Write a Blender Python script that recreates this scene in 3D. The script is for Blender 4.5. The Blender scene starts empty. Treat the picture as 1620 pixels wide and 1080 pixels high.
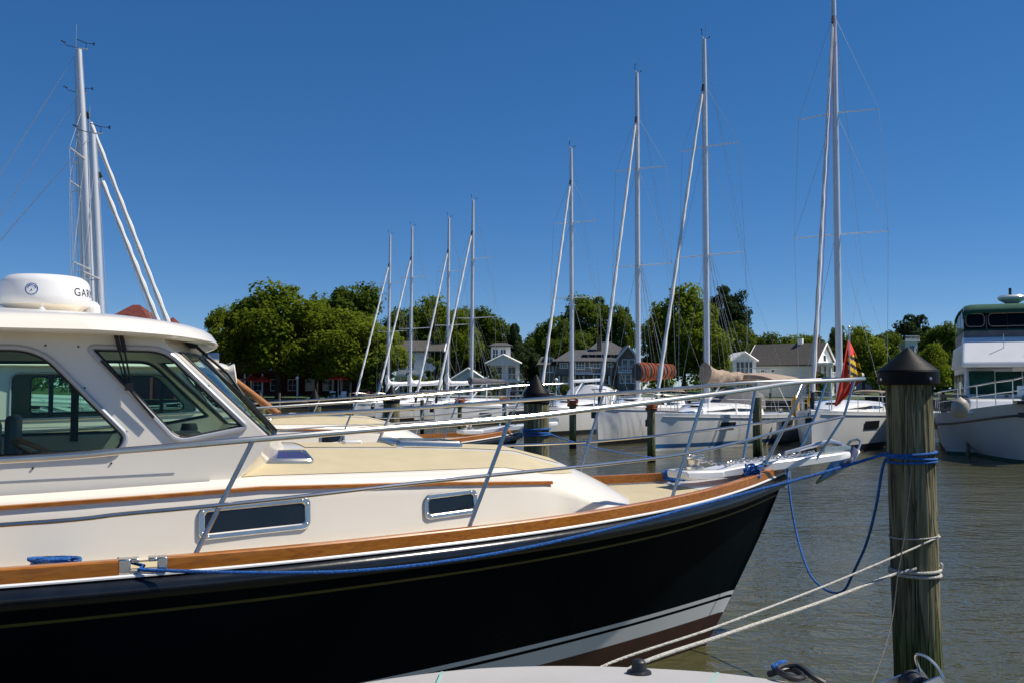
import bpy, math, random
from mathutils import Vector, Matrix, noise
from mathutils.geometry import tessellate_polygon
random.seed(7)
C = bpy.context.scene.collection
sc = bpy.context.scene
rad = math.radians

# ------------------------------------------------------------------ camera model
F, H = 1500.0, 2.3
TH = math.atan(75 / 1500)
def ray(px, py):
    x = (px - 810) / F; t = (540 - py) / F
    return Vector((x, math.cos(TH) - math.sin(TH) * t, math.sin(TH) + math.cos(TH) * t))
def W(px, py, d):
    r = ray(px, py); k = d / r.y
    return Vector((r.x * k, d, H + r.z * k))
def G(px, py, z):
    r = ray(px, py); k = (z - H) / r.z
    return Vector((r.x * k, r.y * k, z))
def lerp(a, b, t): return a + (b - a) * t
def interp(tab, x):
    if x <= tab[0][0]: return tab[0][1]
    for (x0, y0), (x1, y1) in zip(tab, tab[1:]):
        if x <= x1: return y0 + (y1 - y0) * (x - x0) / (x1 - x0)
    return tab[-1][1]
def smooth_path(pts, n):
    P = [Vector(p) for p in pts]; out = []
    m = len(P)
    for i in range(m - 1):
        p0 = P[max(i - 1, 0)]; p1 = P[i]; p2 = P[i + 1]; p3 = P[min(i + 2, m - 1)]
        for k in range(n):
            t = k / n
            out.append(0.5 * ((2 * p1) + (p2 - p0) * t + (2 * p0 - 5 * p1 + 4 * p2 - p3) * t * t + (3 * p1 - p0 - 3 * p2 + p3) * t ** 3))
    out.append(P[-1]); return out

# ------------------------------------------------------------------ materials
MATS = {}
def mat(name, col, rough=0.5, metal=0.0, var=0.12, scale=4.0, bump=0.0, bscale=40.0, coat=0.0, stretch=(1, 1, 1), spec=0.5):
    m = bpy.data.materials.new(name); m.use_nodes = True
    nt = m.node_tree; N = nt.nodes; L = nt.links
    b = N['Principled BSDF']
    tc = N.new('ShaderNodeTexCoord'); mp = N.new('ShaderNodeMapping'); mp.inputs['Scale'].default_value = stretch
    L.new(tc.outputs['Object'], mp.inputs['Vector'])
    no = N.new('ShaderNodeTexNoise'); no.inputs['Scale'].default_value = scale; no.inputs['Detail'].default_value = 6
    L.new(mp.outputs[0], no.inputs['Vector'])
    rp = N.new('ShaderNodeValToRGB')
    rp.color_ramp.elements[0].position = 0.3; rp.color_ramp.elements[1].position = 0.7
    rp.color_ramp.elements[0].color = [c * (1 - var) for c in col] + [1]
    rp.color_ramp.elements[1].color = [min(1, c * (1 + var)) for c in col] + [1]
    L.new(no.outputs['Fac'], rp.inputs[0]); L.new(rp.outputs[0], b.inputs['Base Color'])
    b.inputs['Roughness'].default_value = rough; b.inputs['Metallic'].default_value = metal
    b.inputs['Specular IOR Level'].default_value = spec
    if coat: b.inputs['Coat Weight'].default_value = coat; b.inputs['Coat Roughness'].default_value = 0.04
    if bump:
        n2 = N.new('ShaderNodeTexNoise'); n2.inputs['Scale'].default_value = bscale; n2.inputs['Detail'].default_value = 4
        L.new(mp.outputs[0], n2.inputs['Vector'])
        bp = N.new('ShaderNodeBump'); bp.inputs['Strength'].default_value = bump; bp.inputs['Distance'].default_value = 0.02
        L.new(n2.outputs['Fac'], bp.inputs['Height']); L.new(bp.outputs[0], b.inputs['Normal'])
    MATS[name] = m; return m

M = {}
M['cream'] = mat('cream_gelcoat', (0.83, 0.775, 0.675), 0.22, var=0.025, scale=1.3, coat=0.4)
M['white'] = mat('white_gelcoat', (0.80, 0.80, 0.79), 0.25, var=0.04, scale=1.5, coat=0.3)
M['boatwhite'] = mat('weathered_white_gelcoat', (0.74, 0.74, 0.73), 0.3, var=0.05, scale=0.8, coat=0.2)
M['nonskid'] = mat('tan_nonskid', (0.53, 0.45, 0.285), 0.75, var=0.05, scale=6, bump=0.3, bscale=260)
M['navy'] = mat('navy_hull_paint', (0.0030, 0.0068, 0.0085), 0.16, var=0.3, scale=1.2, spec=0.015)
M['navyrail'] = mat('navy_rubrail', (0.010, 0.013, 0.018), 0.22, var=0.3, scale=7, bump=0.05, bscale=12)
M['gold'] = mat('gold_leaf_stripe', (0.10, 0.074, 0.012), 0.5, var=0.2)
M['red_bottom'] = mat('red_antifouling', (0.055, 0.014, 0.010), 0.5, var=0.3, scale=5)
M['chrome'] = mat('stainless_steel', (0.66, 0.62, 0.56), 0.27, 1.0, var=0.08, scale=9)
M['alu'] = mat('brushed_aluminium', (0.55, 0.56, 0.58), 0.35, 1.0, var=0.1)
M['mast'] = mat('mast_aluminium', (0.72, 0.73, 0.75), 0.4, 0.35, var=0.06, scale=1)
M['greyframe'] = mat('grey_window_frame', (0.45, 0.47, 0.50), 0.35, 0.3, var=0.05)
M['black'] = mat('black_plastic', (0.012, 0.012, 0.014), 0.45, var=0.3)
M['capblack'] = mat('black_pile_cap', (0.008, 0.0085, 0.009), 0.5, var=0.5, scale=6, bump=0.10, bscale=25, spec=0.12)
M['dark_interior'] = mat('dark_interior', (0.03, 0.035, 0.04), 0.7, var=0.2)
M['seat'] = mat('grey_vinyl_seat', (0.10, 0.13, 0.15), 0.6, var=0.15)
M['blue_rope'] = mat('blue_rope', (0.012, 0.125, 0.44), 0.8, var=0.45, scale=60, bump=0.9, bscale=120)
M['white_rope'] = mat('white_rope', (0.55, 0.53, 0.47), 0.85, var=0.25, scale=60, bump=0.8, bscale=120)
M['grey_cord'] = mat('grey_cord', (0.10, 0.10, 0.09), 0.9, var=0.3, scale=40)
M['wire'] = mat('rigging_wire', (0.50, 0.51, 0.52), 0.4, 0.5, var=0.05)
M['redline'] = mat('red_halyard', (0.35, 0.05, 0.04), 0.8, var=0.2)
M['sail'] = mat('white_sailcloth', (0.76, 0.76, 0.75), 0.75, var=0.06, scale=3)
M['sail_grey'] = mat('grey_sail_cover', (0.10, 0.10, 0.11), 0.85, var=0.3, scale=5)
M['tan_cloth'] = mat('tan_canvas', (0.36, 0.27, 0.20), 0.9, var=0.15, scale=4, bump=0.5, bscale=9)
M['orange_cloth'] = mat('orange_sail_ties', (0.38, 0.09, 0.03), 0.85, var=0.25, scale=6)
M['dark_cloth'] = mat('dark_canvas', (0.03, 0.032, 0.04), 0.85, var=0.3, scale=5)
M['green_cloth'] = mat('green_canvas', (0.008, 0.07, 0.045), 0.85, var=0.25, scale=4)
M['blue_boot'] = mat('blue_boot_stripe', (0.02, 0.14, 0.36), 0.4, var=0.1)
M['dark_boot'] = mat('dark_boot_stripe', (0.015, 0.018, 0.025), 0.4, var=0.2)
M['darkglass'] = mat('dark_tinted_window', (0.012, 0.014, 0.017), 0.08, var=0.2)
M['purpleglass'] = mat('purple_hatch_lens', (0.045, 0.03, 0.09), 0.07, var=0.3, scale=3)
M['flagred'] = mat('red_flag_cloth', (0.78, 0.055, 0.032), 0.8, var=0.15, scale=8)
M['flagyellow'] = mat('yellow_flag_cloth', (0.80, 0.50, 0.025), 0.8, var=0.1, scale=8)
M['flagblack'] = mat('black_flag_cloth', (0.015, 0.013, 0.012), 0.8, var=0.2, scale=8)
M['fender'] = mat('buff_fender', (0.38, 0.33, 0.27), 0.55, var=0.15, scale=3)
M['teal'] = mat('teal_plastic', (0.02, 0.30, 0.26), 0.4)
M['mesh'] = mat('grey_mesh_curtain', (0.14, 0.14, 0.15), 0.8, var=0.2)
M['inkblue'] = mat('blue_ink', (0.03, 0.10, 0.38), 0.4)
M['inkdark'] = mat('dark_ink', (0.02, 0.025, 0.05), 0.4)
M['brass'] = mat('yellow_buoy', (0.60, 0.32, 0.02), 0.6)
# shore
M['grass'] = mat('lawn', (0.05, 0.085, 0.02), 0.95, var=0.3, scale=0.5)
M['bulkhead'] = mat('timber_bulkhead', (0.10, 0.08, 0.06), 0.9, var=0.4, scale=3, stretch=(6, 6, 0.6))
M['dockwood'] = mat('dock_timber', (0.16, 0.13, 0.10), 0.9, var=0.35, scale=4, stretch=(1, 1, 4))
M['sidingwhite'] = mat('white_siding', (0.86, 0.86, 0.84), 0.7, var=0.06, scale=1.2, stretch=(0.3, 0.3, 8))
M['sidinggrey'] = mat('grey_siding', (0.66, 0.65, 0.63), 0.75, var=0.08, scale=1.2, stretch=(0.3, 0.3, 8))
M['shingle'] = mat('brown_grey_shingle', (0.21, 0.18, 0.145), 0.9, var=0.3, scale=3)
M['roofgrey'] = mat('grey_roof_shingle', (0.075, 0.075, 0.08), 0.9, var=0.25, scale=3)
M['rooftan'] = mat('brown_roof_shingle', (0.075, 0.068, 0.06), 0.9, var=0.25, scale=3)
M['roofred'] = mat('red_roof_shingle', (0.15, 0.032, 0.022), 0.9, var=0.35, scale=2.5)
M['redwall'] = mat('barn_red_siding', (0.12, 0.014, 0.012), 0.8, var=0.3, scale=2)
M['trim'] = mat('white_trim', (0.88, 0.88, 0.86), 0.6, var=0.04)
M['housepane'] = mat('house_window_glass', (0.03, 0.045, 0.065), 0.06, var=0.3, scale=0.7)
M['brick'] = mat('tan_brick', (0.30, 0.20, 0.11), 0.9, var=0.3, scale=6)
M['bark'] = mat('tree_bark', (0.07, 0.055, 0.04), 0.95, var=0.4, scale=2, stretch=(3, 3, 0.5), bump=0.6, bscale=5)
M['asphalt'] = mat('garden_path', (0.10, 0.10, 0.09), 0.95, var=0.2)

def leafmat(name, col, col2, trans=0.35):
    m = bpy.data.materials.new(name); m.use_nodes = True
    nt = m.node_tree; N = nt.nodes; L = nt.links
    N.remove(N['Principled BSDF']); out = N['Material Output']
    tc = N.new('ShaderNodeTexCoord'); oi = N.new('ShaderNodeObjectInfo')
    no = N.new('ShaderNodeTexNoise'); no.inputs['Scale'].default_value = 0.55; no.inputs['Detail'].default_value = 5
    L.new(tc.outputs['Object'], no.inputs['Vector'])
    ad = N.new('ShaderNodeMath'); ad.operation = 'MULTIPLY_ADD'; ad.inputs[1].default_value = 0.35; 
    L.new(oi.outputs['Random'], ad.inputs[0]); L.new(no.outputs['Fac'], ad.inputs[2])
    rp = N.new('ShaderNodeValToRGB'); rp.color_ramp.elements[0].position = 0.4; rp.color_ramp.elements[1].position = 0.9
    rp.color_ramp.elements[0].color = (*col, 1); rp.color_ramp.elements[1].color = (*col2, 1)
    L.new(ad.outputs[0], rp.inputs[0])
    d = N.new('ShaderNodeBsdfDiffuse'); t = N.new('ShaderNodeBsdfTranslucent'); mx = N.new('ShaderNodeMixShader'); mx.inputs[0].default_value = trans
    L.new(rp.outputs[0], d.inputs[0]); L.new(rp.outputs[0], t.inputs[0]); L.new(d.outputs[0], mx.inputs[1]); L.new(t.outputs[0], mx.inputs[2])
    L.new(mx.outputs[0], out.inputs[0]); return m
M['leaf'] = leafmat('broadleaf_foliage', (0.125, 0.175, 0.015), (0.215, 0.265, 0.030), 0.55)
M['leafdark'] = leafmat('dark_foliage', (0.078, 0.122, 0.018), (0.135, 0.180, 0.030), 0.5)
M['leafpine'] = leafmat('pine_foliage', (0.034, 0.058, 0.024), (0.062, 0.090, 0.034), 0.25)
M['leafbush'] = leafmat('bush_foliage', (0.060, 0.100, 0.015), (0.110, 0.150, 0.030), 0.3)

def glassmat(name, tint, refl=0.45):
    m = bpy.data.materials.new(name); m.use_nodes = True
    nt = m.node_tree; N = nt.nodes; L = nt.links
    N.remove(N['Principled BSDF']); out = N['Material Output']
    t = N.new('ShaderNodeBsdfTransparent'); t.inputs[0].default_value = (*tint, 1)
    g = N.new('ShaderNodeBsdfGlossy'); g.inputs['Roughness'].default_value = 0.02
    fr = N.new('ShaderNodeFresnel'); fr.inputs['IOR'].default_value = 1.45
    no = N.new('ShaderNodeTexNoise'); no.inputs['Scale'].default_value = 1.2
    tc = N.new('ShaderNodeTexCoord'); L.new(tc.outputs['Object'], no.inputs['Vector'])
    bp = N.new('ShaderNodeBump'); bp.inputs['Strength'].default_value = 0.04; bp.inputs['Distance'].default_value = 0.05
    L.new(no.outputs['Fac'], bp.inputs['Height']); L.new(bp.outputs[0], g.inputs['Normal'])
    mu = N.new('ShaderNodeMath'); mu.operation = 'MULTIPLY'; mu.inputs[1].default_value = refl
    L.new(fr.outputs[0], mu.inputs[0])
    mx = N.new('ShaderNodeMixShader'); L.new(mu.outputs[0], mx.inputs[0]); L.new(t.outputs[0], mx.inputs[1]); L.new(g.outputs[0], mx.inputs[2])
    L.new(mx.outputs[0], out.inputs[0]); return m
M['glass'] = glassmat('green_tinted_glass', (0.72, 0.88, 0.80))
M['vinyl'] = glassmat('smoky_clear_vinyl', (0.22, 0.22, 0.23))
M['clearvinyl'] = glassmat('clear_vinyl', (0.70, 0.72, 0.72))

def woodmat(name, c1, c2, c3, scale, stretch, rough, coat=0.0, bump=0.0, distort=2.0):
    m = bpy.data.materials.new(name); m.use_nodes = True
    nt = m.node_tree; N = nt.nodes; L = nt.links; b = N['Principled BSDF']
    tc = N.new('ShaderNodeTexCoord'); mp = N.new('ShaderNodeMapping'); mp.inputs['Scale'].default_value = stretch
    L.new(tc.outputs['Object'], mp.inputs['Vector'])
    no = N.new('ShaderNodeTexNoise'); no.inputs['Scale'].default_value = scale; no.inputs['Detail'].default_value = 8; no.inputs['Distortion'].default_value = distort
    L.new(mp.outputs[0], no.inputs['Vector'])
    rp = N.new('ShaderNodeValToRGB'); e = rp.color_ramp.elements
    e[0].position = 0.3; e[0].color = (*c1, 1); e[1].position = 0.72; e[1].color = (*c3, 1)
    k = rp.color_ramp.elements.new(0.5); k.color = (*c2, 1)
    L.new(no.outputs['Fac'], rp.inputs[0]); L.new(rp.outputs[0], b.inputs['Base Color'])
    b.inputs['Roughness'].default_value = rough
    if rough > .8: b.inputs['Specular IOR Level'].default_value = 0.2
    if coat: b.inputs['Coat Weight'].default_value = coat; b.inputs['Coat Roughness'].default_value = 0.06
    if bump:
        bp = N.new('ShaderNodeBump'); bp.inputs['Strength'].default_value = bump; bp.inputs['Distance'].default_value = 0.02
        L.new(no.outputs['Fac'], bp.inputs['Height']); L.new(bp.outputs[0], b.inputs['Normal'])
    return m
M['teak'] = woodmat('varnished_teak', (0.24, 0.066, 0.003), (0.37, 0.120, 0.006), (0.47, 0.165, 0.010), 3, (1.2, 10, 10), 0.35, coat=0.3)
M['pole'] = woodmat('oiled_wood', (0.32, 0.13, 0.04), (0.42, 0.18, 0.06), (0.48, 0.22, 0.08), 3, (2, 8, 8), 0.45)

def pilemat(name, hz):
    m = woodmat(name, (0.075, 0.070, 0.040), (0.19, 0.175, 0.10), (0.34, 0.305, 0.185), 2.4, (8, 8, 0.5), 0.9, bump=1.0, distort=1.5)
    nt = m.node_tree; N = nt.nodes; L = nt.links; b = N['Principled BSDF']
    ge = N.new('ShaderNodeNewGeometry'); sp = N.new('ShaderNodeSeparateXYZ'); L.new(ge.outputs['Position'], sp.inputs[0])
    no = N.new('ShaderNodeTexNoise'); no.inputs['Scale'].default_value = 5; L.new(ge.outputs['Position'], no.inputs['Vector'])
    ad = N.new('ShaderNodeMath'); ad.operation = 'MULTIPLY_ADD'; ad.inputs[1].default_value = 0.35; L.new(no.outputs['Fac'], ad.inputs[0]); L.new(sp.outputs['Z'], ad.inputs[2])
    rp = N.new('ShaderNodeValToRGB'); rp.color_ramp.elements[0].position = 0.30; rp.color_ramp.elements[0].color = (0.05, 0.06, 0.03, 1)
    e = rp.color_ramp.elements[1]; e.position = 1.0; e.color = (1, 1, 1, 1)
    k = rp.color_ramp.elements.new(0.75); k.color = (0.62, 0.80, 0.52, 1)
    k = rp.color_ramp.elements.new(0.42); k.color = (0.32, 0.36, 0.16, 1)
    L.new(ad.outputs[0], rp.inputs[0])
    old = b.inputs['Base Color'].links[0].from_socket
    mx = N.new('ShaderNodeMixRGB'); mx.blend_type = 'MULTIPLY'; mx.inputs[0].default_value = 1
    L.new(old, mx.inputs[1]); L.new(rp.outputs[0], mx.inputs[2]); L.new(mx.outputs[0], b.inputs['Base Color'])
    gm = N.new('ShaderNodeTexCoord'); mp2 = N.new('ShaderNodeMapping'); mp2.inputs['Scale'].default_value = (11, 11, 0.7); L.new(gm.outputs['Object'], mp2.inputs['Vector'])
    nc = N.new('ShaderNodeTexNoise'); nc.inputs['Scale'].default_value = 1.6; nc.inputs['Detail'].default_value = 2.5; nc.inputs['Distortion'].default_value = .5; L.new(mp2.outputs[0], nc.inputs['Vector'])
    rc = N.new('ShaderNodeValToRGB'); rc.color_ramp.elements[0].position = .455; rc.color_ramp.elements[0].color = (1, 1, 1, 1); rc.color_ramp.elements[1].position = .545; rc.color_ramp.elements[1].color = (1, 1, 1, 1)
    e = rc.color_ramp.elements.new(.50); e.color = (.34, .32, .28, 1); e = rc.color_ramp.elements.new(.485); e.color = (.88, .88, .88, 1)
    L.new(nc.outputs['Fac'], rc.inputs[0]); mx2 = N.new('ShaderNodeMixRGB'); mx2.blend_type = 'MULTIPLY'; mx2.inputs[0].default_value = 1
    L.new(mx.outputs[0], mx2.inputs[1]); L.new(rc.outputs[0], mx2.inputs[2]); L.new(mx2.outputs[0], b.inputs['Base Color'])
    bp2 = N.new('ShaderNodeBump'); bp2.inputs['Strength'].default_value = 1; bp2.inputs['Distance'].default_value = .012; L.new(rc.outputs[0], bp2.inputs['Height'])
    L.new(b.inputs['Normal'].links[0].from_socket, bp2.inputs['Normal']); L.new(bp2.outputs[0], b.inputs['Normal'])
    return m
M['pile'] = pilemat('weathered_piling_wood', 0.5)

# ------------------------------------------------------------------ mesh builder
MW = {}                                  # world matrix of every thing (Empty)
class MB:
    def __init__(s): s.v = []; s.f = []; s.m = []
    def add(s, verts, faces, mi=0):
        o = len(s.v); s.v += [Vector(p) for p in verts]
        s.f += [tuple(i + o for i in f) for f in faces]; s.m += [mi] * len(faces)
    def box(s, a, b, mi=0, X=None):
        x0, y0, z0 = a; x1, y1, z1 = b
        vs = [Vector((x, y, z)) for z in (z0, z1) for y in (y0, y1) for x in (x0, x1)]
        if X: vs = [X @ p for p in vs]
        s.add(vs, [(0, 2, 3, 1), (4, 5, 7, 6), (0, 1, 5, 4), (2, 6, 7, 3), (0, 4, 6, 2), (1, 3, 7, 5)], mi)
    def tube(s, pts, r, n=8, closed=False, caps=True, mi=0, flat=None):
        P = [Vector(p) for p in pts]; m = len(P)
        R = r if isinstance(r, (list, tuple)) else [r] * m
        T = []
        for i in range(m):
            a = P[(i - 1) % m] if (closed or i > 0) else P[i]; b = P[(i + 1) % m] if (closed or i < m - 1) else P[i]
            t = b - a; T.append(t.normalized() if t.length > 1e-9 else Vector((0, 0, 1)))
        up = Vector((0, 0, 1)) if abs(T[0].z) < 0.9 else Vector((1, 0, 0))
        nrm = (up - T[0] * up.dot(T[0])).normalized(); vs = []
        for i in range(m):
            nrm = nrm - T[i] * nrm.dot(T[i])
            nrm = nrm.normalized() if nrm.length > 1e-6 else T[i].orthogonal().normalized()
            bi = T[i].cross(nrm)
            for k in range(n):
                a = 2 * math.pi * k / n
                vs.append(P[i] + (nrm * math.cos(a) * (flat or 1) + bi * math.sin(a)) * R[i])
        fs = []
        for i in range(m if closed else m - 1):
            j = (i + 1) % m
            for k in range(n):
                l = (k + 1) % n; fs.append((i * n + k, i * n + l, j * n + l, j * n + k))
        if caps and not closed: fs += [tuple(range(n))[::-1], tuple((m - 1) * n + k for k in range(n))]
        s.add(vs, fs, mi)
    def lathe(s, prof, n=24, X=None, mi=0, jit=0):
        vs = []; fs = []; X = X or Matrix()
        for i, (r, z) in enumerate(prof):
            for k in range(n):
                a = 2 * math.pi * k / n
                rr = r * (1 + jit * noise.noise(Vector((math.cos(a) * 2, math.sin(a) * 2, z * 0.7)))) if jit else r
                vs.append(X @ Vector((rr * math.cos(a), rr * math.sin(a), z)))
        for i in range(len(prof) - 1):
            for k in range(n):
                l = (k + 1) % n; fs.append((i * n + k, i * n + l, (i + 1) * n + l, (i + 1) * n + k))
        fs += [tuple(range(n))[::-1], tuple((len(prof) - 1) * n + k for k in range(n))]
        s.add(vs, fs, mi)
    def grid(s, rows, mi=0, closed=False, mif=None, flip=False):
        nr = len(rows); nc = len(rows[0]); vs = [p for r in rows for p in r]; o = len(s.v)
        s.v += [Vector(p) for p in vs]
        for i in range(nr - 1):
            for j in range(nc if closed else nc - 1):
                l = (j + 1) % nc
                q = (i * nc + j, i * nc + l, (i + 1) * nc + l, (i + 1) * nc + j)
                if flip: q = q[::-1]
                s.f.append(tuple(k + o for k in q)); s.m.append(mif(i, j) if mif else mi)
    def sheet(s, loops, fn, thick, nv, mi=0):
        """flat plate with holes: loops of 2D points, fn maps 2D -> 3D, extruded by thick along nv"""
        flat = [Vector((p[0], p[1], 0)) for l in loops for p in l]
        tri = tessellate_polygon([[Vector((p[0], p[1], 0)) for p in l] for l in loops])
        A = [Vector(fn(p.x, p.y)) for p in flat]; nv = Vector(nv)
        n = len(A); fs = [tuple(t) for t in tri] + [tuple(i + n for i in t[::-1]) for t in tri]
        o = 0
        for l in loops:
            k = len(l)
            for i in range(k): j = (i + 1) % k; fs.append((o + i, o + j, n + o + j, n + o + i))
            o += k
        s.add(A + [p - nv * thick for p in A], fs, mi)
    def build(s, name, m, parent=None, smooth=True, angle=35, world=False, org=None, bevel=0, fix=True):
        vs = s.v
        if parent is not None and world:
            inv = MW[parent.name].inverted(); vs = [inv @ p for p in vs]
        loc = None
        if parent is None:
            if org is None:
                xs = [p.x for p in vs]; ys = [p.y for p in vs]; zs = [p.z for p in vs]
                org = Vector(((min(xs) + max(xs)) / 2, (min(ys) + max(ys)) / 2, min(zs)))
            loc = Vector(org); vs = [p - loc for p in vs]
        me = bpy.data.meshes.new(name); me.from_pydata([tuple(p) for p in vs], [], s.f)
        ms = m if isinstance(m, (list, tuple)) else [m]
        for q in ms: me.materials.append(M[q] if isinstance(q, str) else q)
        me.polygons.foreach_set('material_index', s.m)
        if fix:
            import bmesh
            bm = bmesh.new(); bm.from_mesh(me); bmesh.ops.recalc_face_normals(bm, faces=bm.faces)
            bm.to_mesh(me); bm.free()
        if smooth:
            me.polygons.foreach_set('use_smooth', [True] * len(me.polygons)); me.set_sharp_from_angle(angle=rad(angle))
        me.update()
        o = bpy.data.objects.new(name, me); C.objects.link(o)
        if parent is not None: o.parent = parent
        else: o.location = loc
        if bevel:
            bv = o.modifiers.new('bevel', 'BEVEL'); bv.width = bevel; bv.segments = 2; bv.limit_method = 'ANGLE'
        return o
def thing(name, label, cat, loc=(0, 0, 0), rz=0, group=None):
    o = bpy.data.objects.new(name, None); C.objects.link(o); o.empty_display_size = 0.3
    o.location = loc; o.rotation_euler = (0, 0, rz); o['label'] = label; o['category'] = cat
    if group: o['group'] = group
    MW[o.name] = Matrix.Translation(Vector(loc)) @ Matrix.Rotation(rz, 4, 'Z'); return o
def tag(o, label, cat, group=None):
    o['label'] = label; o['category'] = cat
    if group: o['group'] = group
    return o
def kind(o, k): o['kind'] = k; return o
KIDS = {}
def copy_tree(o, parent=None, skip=()):
    c = o.copy(); C.objects.link(c)
    if parent is not None: c.parent = parent
    for ch in list(o.children):
        if ch.name.split('.')[0] in skip: continue
        copy_tree(ch, c, skip)
    return c
def rrect(x0, x1, z0, z1, r, n=5):
    out = []
    for cx, cz, a0 in ((x1 - r, z1 - r, 0), (x0 + r, z1 - r, 90), (x0 + r, z0 + r, 180), (x1 - r, z0 + r, 270)):
        for k in range(n + 1):
            a = rad(a0 + 90 * k / n); out.append((cx + r * math.cos(a), cz + r * math.sin(a)))
    return out
def round_poly(pts, rs, n=6):
    out = []; m = len(pts)
    for i in range(m):
        p = Vector(pts[i]); a = Vector(pts[i - 1]) - p; b = Vector(pts[(i + 1) % m]) - p
        r = rs[i] if isinstance(rs, (list, tuple)) else rs
        d = min(r, a.length * .45, b.length * .45)
        p0 = p + a.normalized() * d; p1 = p + b.normalized() * d
        for k in range(n + 1):
            t = k / n; out.append(tuple((1 - t) ** 2 * p0 + 2 * t * (1 - t) * p + t * t * p1))
    return out
def inset_poly(pts, d):
    n = len(pts); A = sum(pts[i][0] * pts[(i + 1) % n][1] - pts[(i + 1) % n][0] * pts[i][1] for i in range(n))
    sg = 1 if A > 0 else -1; out = []
    for i in range(n):
        a = Vector(pts[i]) - Vector(pts[i - 1]); b = Vector(pts[(i + 1) % n]) - Vector(pts[i])
        t = (a.normalized() + b.normalized()) if a.length > 1e-7 and b.length > 1e-7 else (a + b)
        t = t.normalized(); out.append((pts[i][0] - t.y * sg * d, pts[i][1] + t.x * sg * d))
    return out


# ------------------------------------------------------------------ water
def watermat():
    m = bpy.data.materials.new('harbour_water'); m.use_nodes = True
    nt = m.node_tree; N = nt.nodes; L = nt.links; b = N['Principled BSDF']
    tc = N.new('ShaderNodeTexCoord')
    def nz(scale, st, det, dist=0.0):
        mp = N.new('ShaderNodeMapping'); mp.inputs['Scale'].default_value = st; L.new(tc.outputs['Object'], mp.inputs['Vector'])
        n = N.new('ShaderNodeTexNoise'); n.inputs['Scale'].default_value = scale; n.inputs['Detail'].default_value = det; n.inputs['Distortion'].default_value = dist
        L.new(mp.outputs[0], n.inputs['Vector']); return n.outputs['Fac']
    def bump(h, dist, prev=None, st=1.0):
        bp = N.new('ShaderNodeBump'); bp.inputs['Strength'].default_value = st; bp.inputs['Distance'].default_value = dist; L.new(h, bp.inputs['Height'])
        if prev: L.new(prev, bp.inputs['Normal'])
        return bp.outputs[0]
    n1 = bump(nz(0.55, (1, 1.5, 1), 2), 0.08)
    mu = N.new('ShaderNodeMath'); mu.operation = 'MULTIPLY'; L.new(nz(2.2, (1, 1.6, 1), 3, .4), mu.inputs[0])
    mr = N.new('ShaderNodeMapRange'); mr.inputs[1].default_value = 0.38; mr.inputs[2].default_value = 0.62; mr.inputs[3].default_value = 0.35; mr.inputs[4].default_value = 1.15
    L.new(nz(0.16, (1, 1.8, 1), 3), mr.inputs[0]); L.new(mr.outputs[0], mu.inputs[1])
    n2 = bump(mu.outputs[0], 0.080, n1)
    n3 = bump(nz(9.0, (1, 1.4, 1), 2), 0.018, n2)
    L.new(n3, b.inputs['Normal'])
    rp = N.new('ShaderNodeValToRGB'); rp.color_ramp.elements[0].color = (0.052, 0.052, 0.022, 1); rp.color_ramp.elements[1].color = (0.084, 0.082, 0.038, 1)
    L.new(nz(0.12, (1, 1, 1), 4), rp.inputs[0]); L.new(rp.outputs[0], b.inputs['Base Color'])
    b.inputs['Specular IOR Level'].default_value = 0.5; b.inputs['Roughness'].default_value = 0.035; b.inputs['IOR'].default_value = 1.333
    return m
M['water'] = watermat()
mb = MB(); mb.add([(-4500, -250, 0), (4500, -250, 0), (4500, 114.2, 0), (-4500, 114.2, 0)], [(0, 1, 2, 3)])
kind(mb.build('water', 'water', None, org=(0, 0, 0), smooth=False, fix=False), 'structure')

# ------------------------------------------------------------------ the near motor yacht (local: x forward from stem head, y to port/far side, z up)
YA = rad(22.5); YB = Vector((2.5657, 9.0, 0.0))
YM = Matrix.Translation(YB) @ Matrix.Rotation(YA, 4, 'Z'); YI = YM.inverted()
CAML = YI @ Vector((0, 0, H))
def YL(px, py, v0, a=0.0, k=0.0):
    """point of the yacht (local) seen at a pixel on the plane v + a*u + k*z = v0, v = -y"""
    d = YI.to_3x3() @ ray(px, py); o = CAML
    den = -d.y + a * d.x + k * d.z; t = (v0 + o.y - a * o.x - k * o.z) / den
    return o + d * t
def bhalf(u):
    s = max(0, min(1, -u / 7.5)); b = 2.05 * (1 - (1 - s) ** 2.2)
    if u < -8: b -= 0.012 * (u + 8) ** 2
    return b
ZS = [(-12.5, 1.38), (-9, 1.347), (-6.34, 1.338), (-5, 1.332), (-3.4, 1.340), (-2.67, 1.352), (-1.74, 1.378), (-1.02, 1.418), (-0.36, 1.475), (0, 1.525), (.4, 1.565)]
def zsheer(u): return sum(interp(ZS, u + d) for d in (-.3, -.2, -.1, 0, .1, .2, .3)) / 7
def hullpt(q, z, sgn):
    u0 = -12.5 * q; zs = zsheer(u0); t = max(0.0, min(1.0, z / zs))
    us = -0.9 * (1 - t) ** 1.15 if z >= 0 else -0.9 + 0.9 * z
    u = us + (-12.5 - us) * q
    bw = 1.86 * (1 - (1 - min(1, q * 12.5 / 7.8)) ** 1.7)
    v = lerp(bw, bhalf(u0), t ** 1.25)
    if z < 0: v *= (1 + z / 0.55) ** 0.6
    return Vector((u, -sgn * max(v, 0.018), z))
QS = [0, .002, .006, .012, .02, .03] + [.045 + .955 * (i / 34) ** 1.05 for i in range(35)]
yacht = thing('motor_yacht', 'dark navy motor yacht with cream cabin filling the foreground', 'motor yacht', YB, YA)
MW[yacht.name] = YM
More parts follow.
